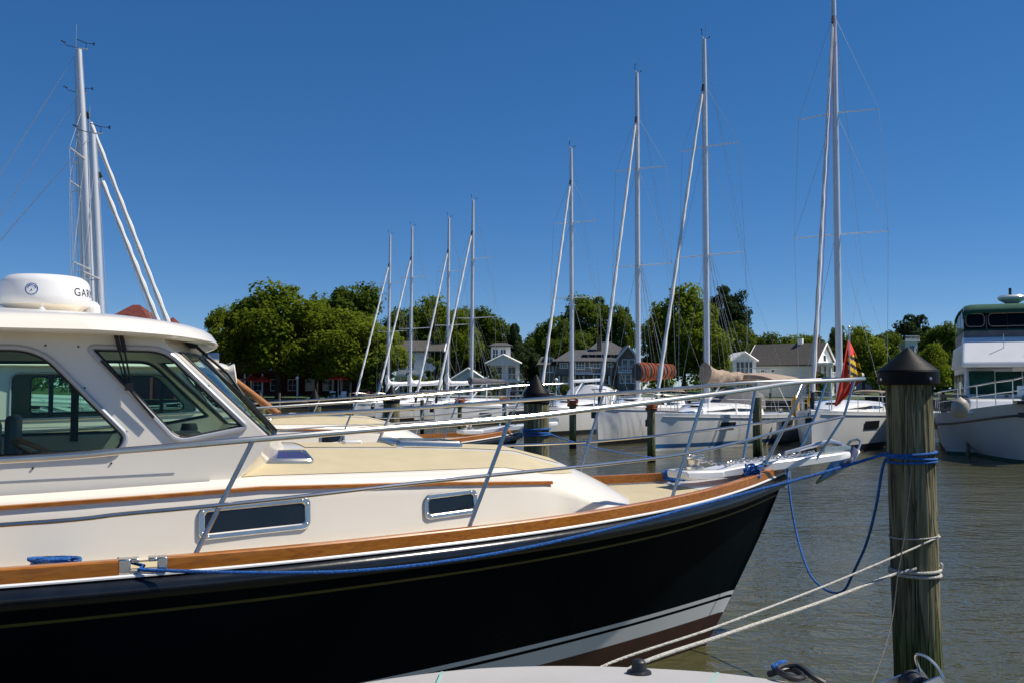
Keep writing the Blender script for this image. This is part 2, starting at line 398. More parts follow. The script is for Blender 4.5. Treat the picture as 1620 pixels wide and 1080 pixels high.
def hullband(name, zlo, zhi, m, n=1, off=0.0, parent=None):
    mb = MB()
    for sg in (1, -1):
        rows = []
        for i in range(n + 1):
            row = []
            for q in QS:
                zz = lerp(zlo(q), zhi(q), i / n); p = hullpt(q, zz, sg); p.y += -sg * off; row.append(p)
            rows.append(row)
        mb.grid(rows)
    if name == 'hull':
        row = [hullpt(1, lerp(zlo(1), zhi(1), i / n), 1) for i in range(n + 1)] ; row2 = [hullpt(1, lerp(zlo(1), zhi(1), i / n), -1) for i in range(n + 1)]
        mb.grid([row, row2])
    return mb.build(name, m, parent or yacht, angle=60)
zsq = lambda q: zsheer(-12.5 * q)
hull = hullband('hull', lambda q: .47, lambda q: zsq(q) - .222, 'navy', 8)
hullband('cove_stripe', lambda q: zsq(q) - .222, lambda q: zsq(q) - .205, 'gold', 1, parent=hull)
hullband('topside_strake', lambda q: zsq(q) - .205, lambda q: zsq(q), 'navy', 3, parent=hull)
hullband('boot_line', lambda q: .435, lambda q: .47, 'white', 1, parent=hull)
hullband('boot_gap', lambda q: .41, lambda q: .435, 'navy', 1, parent=hull)
hullband('boot_stripe', lambda q: .285, lambda q: .41, 'white', 2, parent=hull)
hullband('antifouling', lambda q: -.5, lambda q: .285, 'red_bottom', 5, parent=hull)
UU = [-12.5, -11, -10, -9, -8, -7.5, -7, -6.5, -6, -5.5, -5, -4.5, -4, -3.5, -3, -2.6, -2.2, -1.8, -1.4, -1.1, -.8, -.55, -.35, -.2, -.1, -.04, 0]
UF = [];
for a, b in zip(UU, UU[1:]): UF += [a + (b - a) * i / 3 for i in range(3)]
UF.append(0.0)
def rail_strip(name, m, us, v_in, v_out, z_lo, z_hi, sg, parent, taper=True):
    mb = MB(); rows = []
    for u in us:
        b = bhalf(u); z = zsheer(u)
        vi = max(b + v_in, 0.0); vo = max(b + v_out, 0.012)
        rows.append([(u, -sg * vo, z + z_lo), (u, -sg * vo, z + z_hi - .008), (u, -sg * (vo - .008), z + z_hi), (u, -sg * (vi + .006), z + z_hi), (u, -sg * vi, z + z_hi - .006), (u, -sg * vi, z + z_lo)])
    mb.grid(rows, closed=True)
    mb.f += [tuple(range(6)), tuple(len(mb.v) - 6 + k for k in range(6))[::-1]]; mb.m += [0, 0]
    return mb.build(name, m, parent, angle=40)
for sg in (1, -1):
    mb = MB(); P = []; 
    for u in UF: P.append((u, -sg * (bhalf(u) - .01), zsheer(u) - .075))
    P[-1] = (0.02, 0, zsheer(0) - .075)
    mb.tube(P, .062, 12); mb.build('rub_rail', 'navyrail', yacht)
    rail_strip('rail_cap_line', 'white', UF, -.04, .026, -.010, .006, sg, yacht)
    if sg == 1:
        rail_strip('toe_rail', 'teak', [u for u in UF if u < -5.9] + [-5.80], -.05, .018, .006, .082, sg, yacht)
        rail_strip('toe_rail', 'teak', [-5.56] + [u for u in UF if -5.5 < u < -.06], -.05, .018, .006, .082, sg, yacht)
    else:
        rail_strip('toe_rail', 'teak', [u for u in UF if u < -.06], -.05, .018, .006, .082, sg, yacht)
# midship chock in the toe-rail gap
mb = MB()
def chk(a, b, z0, z1, vo=.02, vi=-.06): mb.box((a, -(bhalf(-5.7) + vo), z0), (b, -(bhalf(-5.7) + vi), z1))
zc_ = zsheer(-5.7)
chk(-5.80, -5.74, zc_ + .006, zc_ + .085); chk(-5.61, -5.56, zc_ + .006, zc_ + .085); chk(-5.74, -5.61, zc_ + .006, zc_ + .02); chk(-5.74, -5.70, zc_ + .064, zc_ + .085); chk(-5.655, -5.61, zc_ + .064, zc_ + .085)
mb.build('chock', 'chrome', yacht, bevel=.008)
# deck
def zdeck(u, v): 
    b = max(bhalf(u), .05); return zsheer(u) - .012 + .05 * b / 2 * (1 - (v / b) ** 2)
mb = MB(); rows = []
for u in UF[:-1]:
    b = max(bhalf(u) - .045, .004); rows.append([(u, -b * (1 - 2 * j / 14), zdeck(u, b * (1 - 2 * j / 14))) for j in range(15)])
mb.grid(rows); mb.build('deck', 'cream', yacht)
mb = MB(); rows = []
for u in [x for x in UF if -3.2 < x < -1.05]:
    b = bhalf(u) - .14; rows.append([(u, -b * (1 - 2 * j / 14), zdeck(u, b * (1 - 2 * j / 14)) + .004) for j in range(15)])
mb.grid(rows); mb.build('foredeck_nonskid', 'nonskid', yacht)
mb = MB()
for sg in (1, -1):
    rows = []
    for u in [x for x in UF if -12 < x <= -3.0]:
        b = bhalf(u); rows.append([(u, -sg * vv, zdeck(u, vv) + .004) for vv in (b - .12, b - .26, b - .40)])
    mb.grid(rows)
mb.build('side_deck_nonskid', 'nonskid', yacht)
# trunk cabin
def tw(u):
    if u < -2.7: return bhalf(u) - .42
    w = bhalf(-2.7) - .42; s = min(1, (u + 2.7) / .92); return w * max(0, 1 - s ** 3.0) ** (1 / 2.4)
ZE = [(-12, 1.68), (-6.4, 1.705), (-5, 1.745), (-4.2, 1.725), (-3.2, 1.70), (-2.8, 1.61), (-2.4, 1.475), (-2.15, 1.395), (-1.95, 1.365), (-1.78, 1.36)]
ZC = [(-12, 1.86), (-6, 1.87), (-4.6, 1.885), (-3.7, 1.868), (-2.9, 1.835), (-2.5, 1.735), (-2.2, 1.61), (-1.95, 1.485), (-1.78, 1.40)]
def ztop(u, v):
    w = max(tw(u) - .08, .02); e = interp(ZE, u); c = interp(ZC, u); s = min(1, abs(v) / w)
    return e + (c - e) * (1 - s ** 2.1)
def vside(u, z):
    zd = zsheer(u) - .03; e = interp(ZE, u); t = max(0, min(1, (z - zd) / max(e - zd, .03)))
    return max(tw(u) - .055 * t, .0)
TU = [-9.2 + i * .3 for i in range(20)] + [-3.2 + .1 * i for i in range(11)] + [-2.15 + .05 * i for i in range(7)] + [-1.82, -1.795, -1.782]
TU = sorted(set(round(x, 4) for x in TU))
mb = MB()
for sg in (1, -1):
    rows = []
    for u in TU:
        zd = zsheer(u) - .03; e = interp(ZE, u); r = min(.05, max(.004, (e - zd) * .35)); w = vside(u, e); row = []
        for i in range(6):
            z = zd + (e - r - zd) * i / 5; row.append((u, -sg * vside(u, z), z))
        for i in range(1, 6):
            a = rad(90 * i / 5); f = min(1, w / .1)
            row.append((u, -sg * (w - r * f * (1 - math.cos(a))), e - r + r * math.sin(a) + .0))
        row.append((u, -sg * max(w - .085 * f, 0), ztop(u, max(w - .085 * f, 0))))
        rows.append(row)
    mb.grid(rows)
rows = []
for u in [x for x in TU if x > -5.35]:
    w = max(vside(u, interp(ZE, u)) - .085 * min(1, vside(u, interp(ZE, u)) / .1), 0); rows.append([(u, -w * (1 - 2 * j / 24), ztop(u, w * (1 - 2 * j / 24))) for j in range(25)])
mb.grid(rows)
trunk = mb.build('trunk_cabin', 'cream', yacht, angle=50)
def toppanel(name, fn, us, m, off=.004, n=8):
    mb = MB(); rows = []
    for u in us:
        v0, v1 = fn(u); rows.append([(u, -lerp(v0, v1, j / n), ztop(u, lerp(v0, v1, j / n)) + off) for j in range(n + 1)])
    mb.grid(rows); return mb.build(name, m, trunk)
def pan_near(u):
    w = tw(u); lo = .42; hi = w - .17
    if u < -4.85: lo = lerp(.42, w - .19, ((-4.85 - u) / .4) ** .8)
    if u > -2.85: hi = lerp(w - .17, .45, ((u + 2.85) / .45) ** 1.5)
    return lo, max(hi, lo + .01)
us_ = [-5.22 + .06 * i for i in range(47)]
toppanel('trunk_nonskid', pan_near, us_, 'nonskid')
toppanel('trunk_nonskid', lambda u: tuple(-x for x in pan_near(u)), us_, 'nonskid')
toppanel('trunk_nonskid', lambda u: (-.33, .33), [-4.55 + .1 * i for i in range(8)], 'nonskid')
toppanel('trunk_nonskid', lambda u: (-.33, .33), [-3.80 + .1 * i for i in range(14)], 'nonskid')
# teak strips along the trunk
for sg in (1, -1):
    mb = MB(); P = [(-8.8 + .1 * i) for i in range(61)]
    rows = []
    for u in P:
        z = interp([(-9, 1.655), (-6.4, 1.665), (-5, 1.70), (-4.2, 1.675), (-3.7, 1.655), (-2.78, 1.60)], u); v = vside(u, z); h = .013
        rows.append([(u, -sg * (v - .002), z - h), (u, -sg * (v + .014), z - h * .7), (u, -sg * (v + .014), z + h * .7), (u, -sg * (v - .002), z + h)])
    mb.grid(rows); mb.f += [(0, 1, 2, 3), tuple(len(mb.v) - 4 + k for k in range(4))]; mb.m += [0, 0]
    mb.build('rub_strip', 'teak', trunk)
# portlights in the trunk side
def portlight(u0, u1, z0, z1, slope, sg, fr=.032):
    cz = (z0 + z1) / 2; cu = (u0 + u1) / 2
    fnp = lambda off: (lambda a, b: (a, -sg * (vside(a, b + slope * (a - cu)) + off), b + slope * (a - cu)))
    out = rrect(u0, u1, z0, z1, .045); inn = rrect(u0 + fr, u1 - fr, z0 + fr, z1 - fr, .025)
    mb = MB(); rows = []
    for L_, off in ((out, .0), (out, .010), ([(lerp(a[0], b[0], .15), lerp(a[1], b[1], .15)) for a, b in zip(out, inn)], .016), ([(lerp(a[0], b[0], .8), lerp(a[1], b[1], .8)) for a, b in zip(out, inn)], .016), (inn, .010), (inn, .001)):
        rows.append([fnp(off)(*p) for p in L_])
    mb.grid(rows, closed=True)
    fo = mb.build('portlight', 'chrome', trunk, angle=30)
    mb = MB(); mb.grid([[fnp(.006)(lerp(u0 + fr * .7, u1 - fr * .7, i / 12), z) for i in range(13)] for z in (z0 + fr * .7, cz, z1 - fr * .7)]); mb.build('pane', 'darkglass', fo)
    for k in range(len(out)):
        if k % 4 == 1:
            mb = MB(); p = [(out[k][i] + inn[k][i]) / 2 for i in (0, 1)]; c = Vector(fnp(.017)(*p)); mb.lathe([(.007, -.002), (.007, .002), (.004, .005)], 8, Matrix.Translation(c) @ Matrix.Rotation(rad(90 * sg), 4, 'X')); mb.build('bolt', 'alu', fo)
for sg in (1, -1):
    portlight(-5.37, -4.70, 1.43, 1.625, .03, sg, .036); portlight(-3.91, -3.49, 1.435, 1.60, .035, sg)
# small deck hatch on the trunk
def hatch(u0, u1, v0, v1, m, hgt=.035, fr=.035):
    out = rrect(u0, u1, v0, v1, .05); inn = inset_poly(out, fr); mb = MB(); rows = []
    f_ = lambda p, o: (p[0], -p[1], ztop(*p) + o)
    for L_, o in ((out, .0), (out, hgt * .6), (inset_poly(out, .012), hgt), (inn, hgt), (inn, hgt - .008)): rows.append([f_(p, o) for p in L_])
    mb.grid(rows, closed=True); fo = mb.build('deck_hatch', 'chrome', trunk)
    mb = MB(); mb.add([f_(p, hgt - .006) for p in inn], [tuple(range(len(inn)))]); mb.build('lens', m, fo); return fo
hatch(-4.95, -4.60, .66, .98, 'purpleglass')
hatch(-4.95, -4.60, -.98, -.66, 'purpleglass')
hatch(-3.86, -3.30, -.28, .28, 'darkglass', .045)
mb = MB(); mb.box((-4.9, -.05, 1.88), (-4.8, .05, 1.91)); mb.build('deck_fitting', 'white', trunk, bevel=.012)
mb = MB(); mb.box((-4.2, -.06, 1.87), (-4.06, .06, 1.905)); mb.build('deck_fitting', 'white', trunk, bevel=.012)

# deckhouse
HA, HK = .08, .06; HV = 1.42 - .08 * 6.4 + .06 * 1.8
def vh(u, z): return HV - HA * u - HK * z
def HP(px, py): p = YL(px, py, HV, HA, HK); return (p.x, p.z)
foot = HP(430, 697); ftop = HP(262, 543)
outline = [(-9.2, 1.66), (-6.4, 1.69), (-5.3, 1.70), (-5.26, foot[1] - .36), foot, ftop, (ftop[0] - .01, 2.63), (-9.2, 2.63)]
w1 = round_poly([(-8.2, 2.52), (HP(62, 549)[0], 2.535), HP(203, 690), HP(188, 717), (-8.2, 1.875)], [.12, .14, .10, .05, .1])
w2 = round_poly([HP(137, 548), HP(262, 551), HP(392, 676), HP(280, 699)], [.05, .10, .04, .07])
def sidewall(sg):
    fn = lambda a, b: (a, -sg * vh(a, b), b)
    mb = MB(); mb.sheet([outline, w1, w2], fn, .045, (0, -sg, 0)); return mb.build('house_side', 'cream', yacht, angle=30), fn
for sg in (1, -1):
    sd, fn = sidewall(sg)
    for w in (w1, w2):
        mb = MB(); P0 = [fn(*p) for p in w]
        P = [(p[0], p[1] - sg * .002, p[2]) for p in P0]
        mb.tube(P, .016, 8, closed=True); fr = mb.build('window_frame', 'greyframe', sd)
        # inner black gasket and the pane
        wi = inset_poly(w, .018); mb = MB(); mb.tube([(fn(*p)[0], fn(*p)[1] + sg * .012, p[1]) for p in wi], .009, 6, closed=True); mb.build('gasket', 'black', fr)
        mb = MB(); mb.add([(a, -sg * (vh(a, b) - .02), b) for a, b in w], [tuple(range(len(w)))]); mb.build('pane', 'glass', fr, smooth=False)
    um_ = YL(118, 655, -1.33).x if sg < 0 else -7.7
    mb = MB(); mb.box((um_ - .03, -sg * (vh(um_, 2) - .045) - .02, 1.87), (um_ + .03, -sg * (vh(um_, 2) - .045) + .02, 2.40 if sg < 0 else 2.52)); mb.build('window_mullion', 'black', sd)
    for px, py in ((72, 546), (124, 548), (134, 613), (200, 682), (52, 740), (176, 732), (286, 690), (330, 610)):
        p = HP(px, py); c = Vector(fn(*p)); mb = MB(); mb.lathe([(.006, -.004), (.006, .006), (.003, .008)], 8, Matrix.Translation(c) @ Matrix.Rotation(rad(90 * sg), 4, 'X')); mb.build('snap_stud', 'black', sd)
    # moulded rib over the side deck
    mb = MB(); P = [(u, -sg * (vh(u, 1.80) + .001), 1.795 + .012 * (u + 6.4)) for u in [-9, -8, -7, -6.4, -6, -5.5]]; mb.tube(P, .004, 6); mb.build('panel_groove', 'greyframe', sd)
# raked windscreen: a near and a far half with a mullion between them
cb_u, ct_u = -4.72, -5.28
def wsp(sg, s, z):
    t = (z - foot[1]) / (ftop[1] - foot[1]); uc = lerp(foot[0], ftop[0], t) if t >= 0 else lerp(foot[0], -5.26, (foot[1] - z) / .36); vc = vh(uc, z)
    um = lerp(cb_u, ct_u, max(t, -.12)); s2 = 1 - (1 - s) ** 1.6
    return Vector((lerp(uc, um, s2), -sg * vc * (1 - s), z))
for sg in (1, -1):
    mb = MB(); ss = [0, .02, .07] + [.07 + .87 * i / 8 for i in range(1, 9)] + [1.0]; zz = [foot[1] - .36, foot[1] - .12, 2.0] + [2.0 + .52 * i / 5 for i in range(1, 6)] + [2.63]
    for dx in (0, -.04):
        o = len(mb.v); nc = len(ss)
        for z in zz:
            for s in ss: mb.v.append(wsp(sg, s, z) + Vector((dx, 0, 0)))
        for i in range(len(zz) - 1):
            for j in range(nc - 1):
                if 2 <= i <= len(zz) - 3 and 2 <= j <= nc - 3: continue
                mb.f.append((o + i * nc + j, o + i * nc + j + 1, o + (i + 1) * nc + j + 1, o + (i + 1) * nc + j)); mb.m.append(0)
    wf = mb.build('windscreen_frame', 'cream', yacht, angle=50, fix=False)
    mb = MB(); mb.grid([[wsp(sg, ss[j], z) + Vector((-.015, 0, 0)) for j in range(2, nc - 1)] for z in zz[2:-1]]); mb.build('pane', 'glass', wf)
    loop = [wsp(sg, ss[j], zz[2]) for j in range(2, nc - 1)] + [wsp(sg, ss[-2], z) for z in zz[3:-1]] + [wsp(sg, ss[j], zz[-2]) for j in range(nc - 3, 1, -1)] + [wsp(sg, ss[2], z) for z in zz[-3:2:-1]]
    mb = MB(); mb.tube(loop, .011, 6, closed=True); mb.build('gasket', 'black', wf)
    # wipers on the windscreen
    a = wsp(sg, .45, 2.60) + Vector((.05, 0, 0)); b = wsp(sg, .40, 2.40) + Vector((.09, 0, 0)); c = wsp(sg, .36, 2.25) + Vector((.05, 0, 0))
    mb = MB(); mb.tube([a, b, c], .010, 6); mb.tube([wsp(sg, .30, 2.50) + Vector((.03, 0, 0)), c, wsp(sg, .42, 2.02) + Vector((.03, 0, 0))], .009, 6); mb.box(tuple(a - Vector((.05, .03, .03))), tuple(a + Vector((.03, .03, .04))))
    mb.build('windscreen_wiper', 'black', yacht)
    # pantograph wiper over the forward side window
    def so(px, py, off): p = HP(px, py); return Vector((p[0], -sg * (vh(*p) + off), p[1]))
    mb = MB(); mb.tube([so(182, 526, .05), so(190, 556, .05)], .012, 6); mb.tube([so(190, 526, .05), so(198, 556, .05)], .012, 6)
    mb.tube([so(188, 552, .05), so(203, 606, .04)], .005, 6); mb.tube([so(196, 552, .05), so(207, 604, .04)], .005, 6)
    mb.tube([so(160, 570, .03), so(205, 616, .035), so(243, 660, .03)], .008, 6); c = so(204, 611, .04); mb.box(tuple(c - Vector((.022, .012, .022))), tuple(c + Vector((.022, .012, .022))))
    mb.build('side_wiper', 'black', yacht)
# aft bulkhead and interior
mb = MB(); mb.box((-9.2, -1.55, 1.2), (-9.15, 1.55, 2.62)); mb.build('aft_bulkhead', 'cream', yacht)
mb = MB(); mb.box((-9.149, -.35, 1.25), (-9.12, .35, 2.5)); mb.build('companion_door', 'darkglass', yacht)
mb = MB(); mb.box((-9.1, -1.3, 1.25), (-5.0, 1.3, 1.29)); mb.build('cabin_sole', 'dark_interior', yacht)
mb = MB(); mb.sheet([[(-5.85, 1.29), (-5.40, 1.29), (-5.32, 1.84), (-5.42, 1.93), (-5.80, 1.90)]], lambda a, b: (a, -1.12, b), 2.24, (0, -1, 0)); mb.build('dashboard', 'dark_interior', yacht)
def seat(u, v, name):
    mb = MB(); mb.box((u - .06, -v - .26, 1.80), (u + .02, -v + .26, 2.11)); mb.box((u, -v - .26, 1.72), (u + .48, -v + .26, 1.82)); mb.box((u + .12, -v - .08, 1.29), (u + .3, -v + .08, 1.72))
    mb.build(name, 'seat', yacht, bevel=.05)
seat(-6.52, .68, 'helm_seat'); seat(-6.52, -.72, 'companion_seat')
mb = MB(); X = Matrix.Translation((YL(64, 705, .72).x, -.72, 1.90)) @ Matrix.Rotation(rad(28), 4, 'Y') @ Matrix.Rotation(rad(-14), 4, 'X')
mb.tube([X @ Vector((.17 * math.cos(a), .17 * math.sin(a), 0)) for a in [2 * math.pi * i / 28 for i in range(28)]], .017, 8, closed=True)
wh = mb.build('steering_wheel', 'pole', yacht)
mb = MB()
for a in (30, 150, 270): mb.tube([X @ Vector((0, 0, -.03)), X @ Vector((.165 * math.cos(rad(a)), .165 * math.sin(rad(a)), 0))], .007, 6)
mb.tube([X @ Vector((0, 0, 0)), X @ Vector((0, 0, -.25))], .02, 8); mb.build('wheel_spokes', 'chrome', wh)
mb = MB(); mb.box((-5.55, -.85, 1.93), (-5.3, -.5, 2.02)); mb.build('instrument_pod', 'black', yacht, bevel=.02)
mb = MB(); mb.box((-9.0, -1.28, 1.29), (-7.2, -.75, 1.75)); mb.box((-9.0, .75, 1.29), (-7.2, 1.28, 1.75)); mb.build('settee', 'seat', yacht, bevel=.06)
mb = MB(); mb.lathe([(.05, 0), (.05, .02), (.02, .03)], 12, Matrix.Translation((-5.35, -.25, 1.95))); mb.lathe([(.045, 0), (.06, .04), (.05, .08)], 12, Matrix.Translation((-5.35, -.25, 1.98))); mb.build('compass', 'black', yacht)
# hardtop roof
def roof_loop(e, n=44):
    """outline in plan, inset by e; blunt rounded front"""
    out = []
    for i in range(n + 1):
        v = (1.62 - e) * math.sin(rad(-90 + 180 * i / n)); s = abs(v) / (1.62 - e)
        u = -5.17 - e - .52 * (s ** 3.2) - .28 * max(0, (s - .85) / .15) ** 2
        out.append((u, v))
    return [(-9.4 + e, -(1.62 - e))] + [(x, y) for x, y in out] + [(-9.4 + e, 1.62 - e)]
def zfront(u): return -.03 * max(0, min(1, (u + 6.0) / .8)) ** 1.5
rings = [(.60, 2.655), (.22, 2.635), (.05, 2.605), (.012, 2.613), (0, 2.628), (.016, 2.652), (.042, 2.688), (.075, 2.708), (.12, 2.722)]
mb = MB(); rows = [[(u, v, z + zfront(u)) for u, v in roof_loop(e)] for e, z in rings]
for k in range(1, 9):
    e = .12 + 1.38 * k / 8; rows.append([(min(u, -5.3 - .0 * k), v, 2.722 + .10 * (1 - ((1.62 - e) / 1.50) ** 2.2) + zfront(u) * (1 - k / 8)) for u, v in roof_loop(e)])
mb.grid(rows, closed=True)
e0 = [(u, v, 2.655) for u, v in roof_loop(.60)]; o = len(mb.v); mb.v += [Vector(p) for p in e0]; mb.f.append(tuple(range(o, o + len(e0)))); mb.m.append(0)
top = rows[-1]; o = len(mb.v); mb.v += [Vector(p) for p in top]; mb.f.append(tuple(range(o, o + len(top)))); mb.m.append(0)
roof = mb.build('hardtop', 'cream', yacht, angle=60)
# radar dome with its lettering, small domes
RC = Vector((-6.30, 0.0, 2.80))
cam_phi = math.atan2(CAML.y - RC.y, CAML.x - RC.x)
prof = [(.21, -.03), (.225, .03), (.25, .05), (.288, .07), (.30, .10), (.297, .13), (.283, .225), (.268, .252), (.235, .275), (.12, .287), (.02, .29)]
mb = MB(); mb.lathe(prof[3:], 48, Matrix.Translation(RC)); radar = mb.build('radar_dome', 'white', yacht, angle=50)
mb = MB(); mb.lathe(prof[:4], 48, Matrix.Translation(RC)); mb.build('dome_base', 'cream', radar)
def rdome(z): return interp([(a[1], a[0]) for a in prof[4:8]], z)
def on_dome(s, z, off=.0015):
    """s: arc length to the right of the line of sight, z above dome foot"""
    a = cam_phi + s / .29; r = rdome(z) + off; return Vector((RC.x + r * math.cos(a), RC.y + r * math.sin(a), RC.z + z))
tcu = bpy.data.curves.new('lettering', 'FONT'); tcu.body = 'GARMIN'; tcu.size = .080; tcu.extrude = 0; tcu.space_character = 1.15; tcu.resolution_u = 4
to = bpy.data.objects.new('lettering_tmp', tcu); C.objects.link(to); bpy.context.view_layer.update()
tm = to.evaluated_get(bpy.context.evaluated_depsgraph_get()).to_mesh()
tv = [Vector(v.co) for v in tm.vertices]; tf = [tuple(p.vertices) for p in tm.polygons]
mb = MB(); mb.add([on_dome(.185 + v.x, .135 + v.y) for v in tv], tf); mb.build('lettering', 'inkdark', radar, smooth=False)
bpy.data.objects.remove(to, do_unlink=True)
mb = MB(); cx, cz, = -.085, .165
def ring(r0, r1, a0, a1, n=24):
    rows = [[on_dome(cx + r * math.cos(rad(lerp(a0, a1, i / n))), cz + r * math.sin(rad(lerp(a0, a1, i / n)))) for i in range(n + 1)] for r in (r0, r1)]; mb.grid(rows)
ring(.035, .041, 0, 360); ring(.023, .029, 10, 170); mb.add([on_dome(cx - .007, cz - .012), on_dome(cx + .007, cz - .012), on_dome(cx, cz + .004)], [(0, 1, 2)])
mb.build('emblem', 'inkblue', radar, smooth=False)
pr = YL(147, 500, 0.0)
mb = MB(); mb.lathe([(.05, 0), (.05, .05), (.045, .085), (.028, .108), (.004, .118)], 20, Matrix.Translation((pr.x, 0.0, 2.80))); mb.build('antenna_dome', 'white', yacht)
pr2 = YL(66, 497, .75)
mb = MB(); mb.lathe([(.022, 0), (.02, .012), (.004, .026), (.002, .05)], 16, Matrix.Translation((pr2.x, -.75, 2.785))); mb.build('deck_light', 'white', yacht)
mb = MB(); mb.tube([(-6.05, .3, 2.79), (-5.9, .3, 2.83), (-5.75, .3, 2.83)], .02, 8); mb.build('roof_horn', 'black', yacht)

# rails
railN = [YL(px, py, v) for px, py, v in ((0, 727, 1.80), (200, 712, 1.78), (400, 695, 1.74), (600, 678, 1.64), (820, 660, 1.46), (950, 645, 1.25), (1080, 629, .95), (1180, 616, .66), (1255, 605, .42))]
P = [Vector((-9.0, -1.86, 1.86))] + [Vector((p.x, p.y, p.z)) for p in railN] + [Vector((.45, -.27, 2.385)), Vector((.82, -.16, 2.40)), Vector((.97, 0, 2.405))]
sm = smooth_path(P, 6); full = sm + [Vector((p.x, -p.y, p.z)) for p in sm[::-1][1:]]
mb = MB(); mb.tube(full, .0195, 10); mb.build('top_rail', 'chrome', yacht)
def rail_at(u): 
    for a, b in zip(sm, sm[1:]):
        if a.x <= u <= b.x: return a.lerp(b, (u - a.x) / max(b.x - a.x, 1e-6))
    return sm[-1]
midN = [YL(px, py, v) for px, py, v in ((0, 830, 1.90), (200, 812, 1.87), (400, 793, 1.82), (690, 760, 1.60), (940, 735, 1.22), (1080, 718, .90), (1180, 696, .60), (1250, 677, .36))]
Pm = [Vector((-9.0, -1.92, 1.58))] + midN + [Vector((.55, -.2, 2.04))]
smm = smooth_path(Pm, 6)
for sg in (1, -1):
    mb = MB(); mb.tube([(p.x, p.y * sg, p.z) for p in smm], .0125, 8); mb.build('mid_rail', 'chrome', yacht)
    for ub, du in ((-8.9, .12), (-7.1, .30), (-5.45, .33), (-3.74, .32), (-1.78, .30), (-.34, .30)):
        b = bhalf(ub); base = Vector((ub, -(b - .085), zdeck(ub, b - .085) - .005)) if ub < -.5 else Vector((ub, -.17, 1.62)); t = rail_at(ub + du + .02)
        mb = MB(); mb.tube([(base.x, base.y * sg, base.z), (t.x, t.y * sg, t.z)], .0145, 8); mb.lathe([(.03, -.006), (.03, .012), (.018, .03)], 12, Matrix.Translation((base.x, base.y * sg, base.z)))
        mb.build('stanchion', 'chrome', yacht)
    t = Vector((.55, -.2 * sg, 2.04)); t2 = Vector((.70, -.19 * sg, 2.40)); mb = MB(); mb.tube([(.28, -.14 * sg, 1.66), t, t2], .0125, 8); mb.build('stanchion', 'chrome', yacht)
# bow platform and fittings
mb = MB(); rows = []
for u, w, zt, zb in ((-.95, .14, 1.55, 1.50), (-.6, .16, 1.60, 1.53), (-.2, .165, 1.64, 1.56), (.2, .15, 1.665, 1.595), (.55, .125, 1.688, 1.622), (.70, .10, 1.70, 1.64), (.73, .08, 1.695, 1.65)):
    rows.append([(u, -w, zb), (u, -w, zt - .012), (u, -w + .012, zt), (u, w - .012, zt), (u, w, zt - .012), (u, w, zb)])
mb.grid(rows, closed=True); mb.f += [tuple(range(6)), tuple(len(mb.v) - 6 + k for k in range(6))[::-1]]; mb.m += [0, 0]
plat = mb.build('bow_platform', 'white', yacht, angle=40)
mb = MB()
for s in (-.05, .05): mb.box((.44, s - .005, 1.69), (.76, s + .005, 1.755))
mb.lathe([(.035, -.045), (.02, 0), (.035, .045)], 14, Matrix.Translation((.71, 0, 1.73)) @ Matrix.Rotation(rad(90), 4, 'X')); mb.build('anchor_roller', 'chrome', plat)
mb = MB()
mb.tube([(.03, .0, 1.535), (.025, 0, 1.46), (-.02, 0, 1.38)], .05, 10); mb.build('stem_cap', 'alu', yacht)
mb = MB(); b0 = bhalf(-.14)
mb.tube([(-.16, -b0 * .6, 1.60), (-.10, -b0 * .4, 1.65), (-.04, -.05, 1.60)], .016, 8); mb.box((-.2, -b0, 1.595), (-.03, -.02, 1.612)); mb.build('bow_chock', 'chrome', yacht)
mb = MB(); rows = []
for u in [-1.10, -1.0, -.9, -.7, -.5, -.3]:
    b = bhalf(u) - .06; rows.append([(u, -b * (1 - 2 * j / 8), zdeck(u, b * (1 - 2 * j / 8)) + .006) for j in range(9)])
mb.grid(rows); mb.build('anchor_locker_lid', 'white', yacht)
mb = MB(); mb.box((-1.18, -.17, 1.50), (-.78, .17, 1.575)); mb.build('windlass_plinth', 'white', yacht, bevel=.02)
mb = MB(); X = Matrix.Translation((-1.0, 0, 1.575)); mb.lathe([(.09, 0), (.09, .03), (.05, .04), (.06, .09), (.085, .10), (.085, .115), (.02, .12)], 20, X); mb.build('windlass', 'chrome', yacht)
def cleat(u, v, z, ang, par=yacht):
    X = Matrix.Translation((u, -v, z)) @ Matrix.Rotation(ang, 4, 'Z'); mb = MB()
    mb.tube([X @ Vector((-.12, 0, .055)), X @ Vector((-.05, 0, .05)), X @ Vector((.05, 0, .05)), X @ Vector((.12, 0, .055))], [.007, .012, .012, .007], 8)
    for s in (-.035, .035): mb.tube([X @ Vector((s, 0, 0)), X @ Vector((s, 0, .05))], .012, 8)
    mb.build('cleat', 'chrome', par)
cleat(-.62, .32, zdeck(-.62, .32), .5); cleat(-.62, -.32, zdeck(-.62, .32), -.5); cleat(-6.1, 1.78, zdeck(-6.1, 1.78), 0); cleat(-6.1, -1.78, zdeck(-6.1, 1.78), 0)

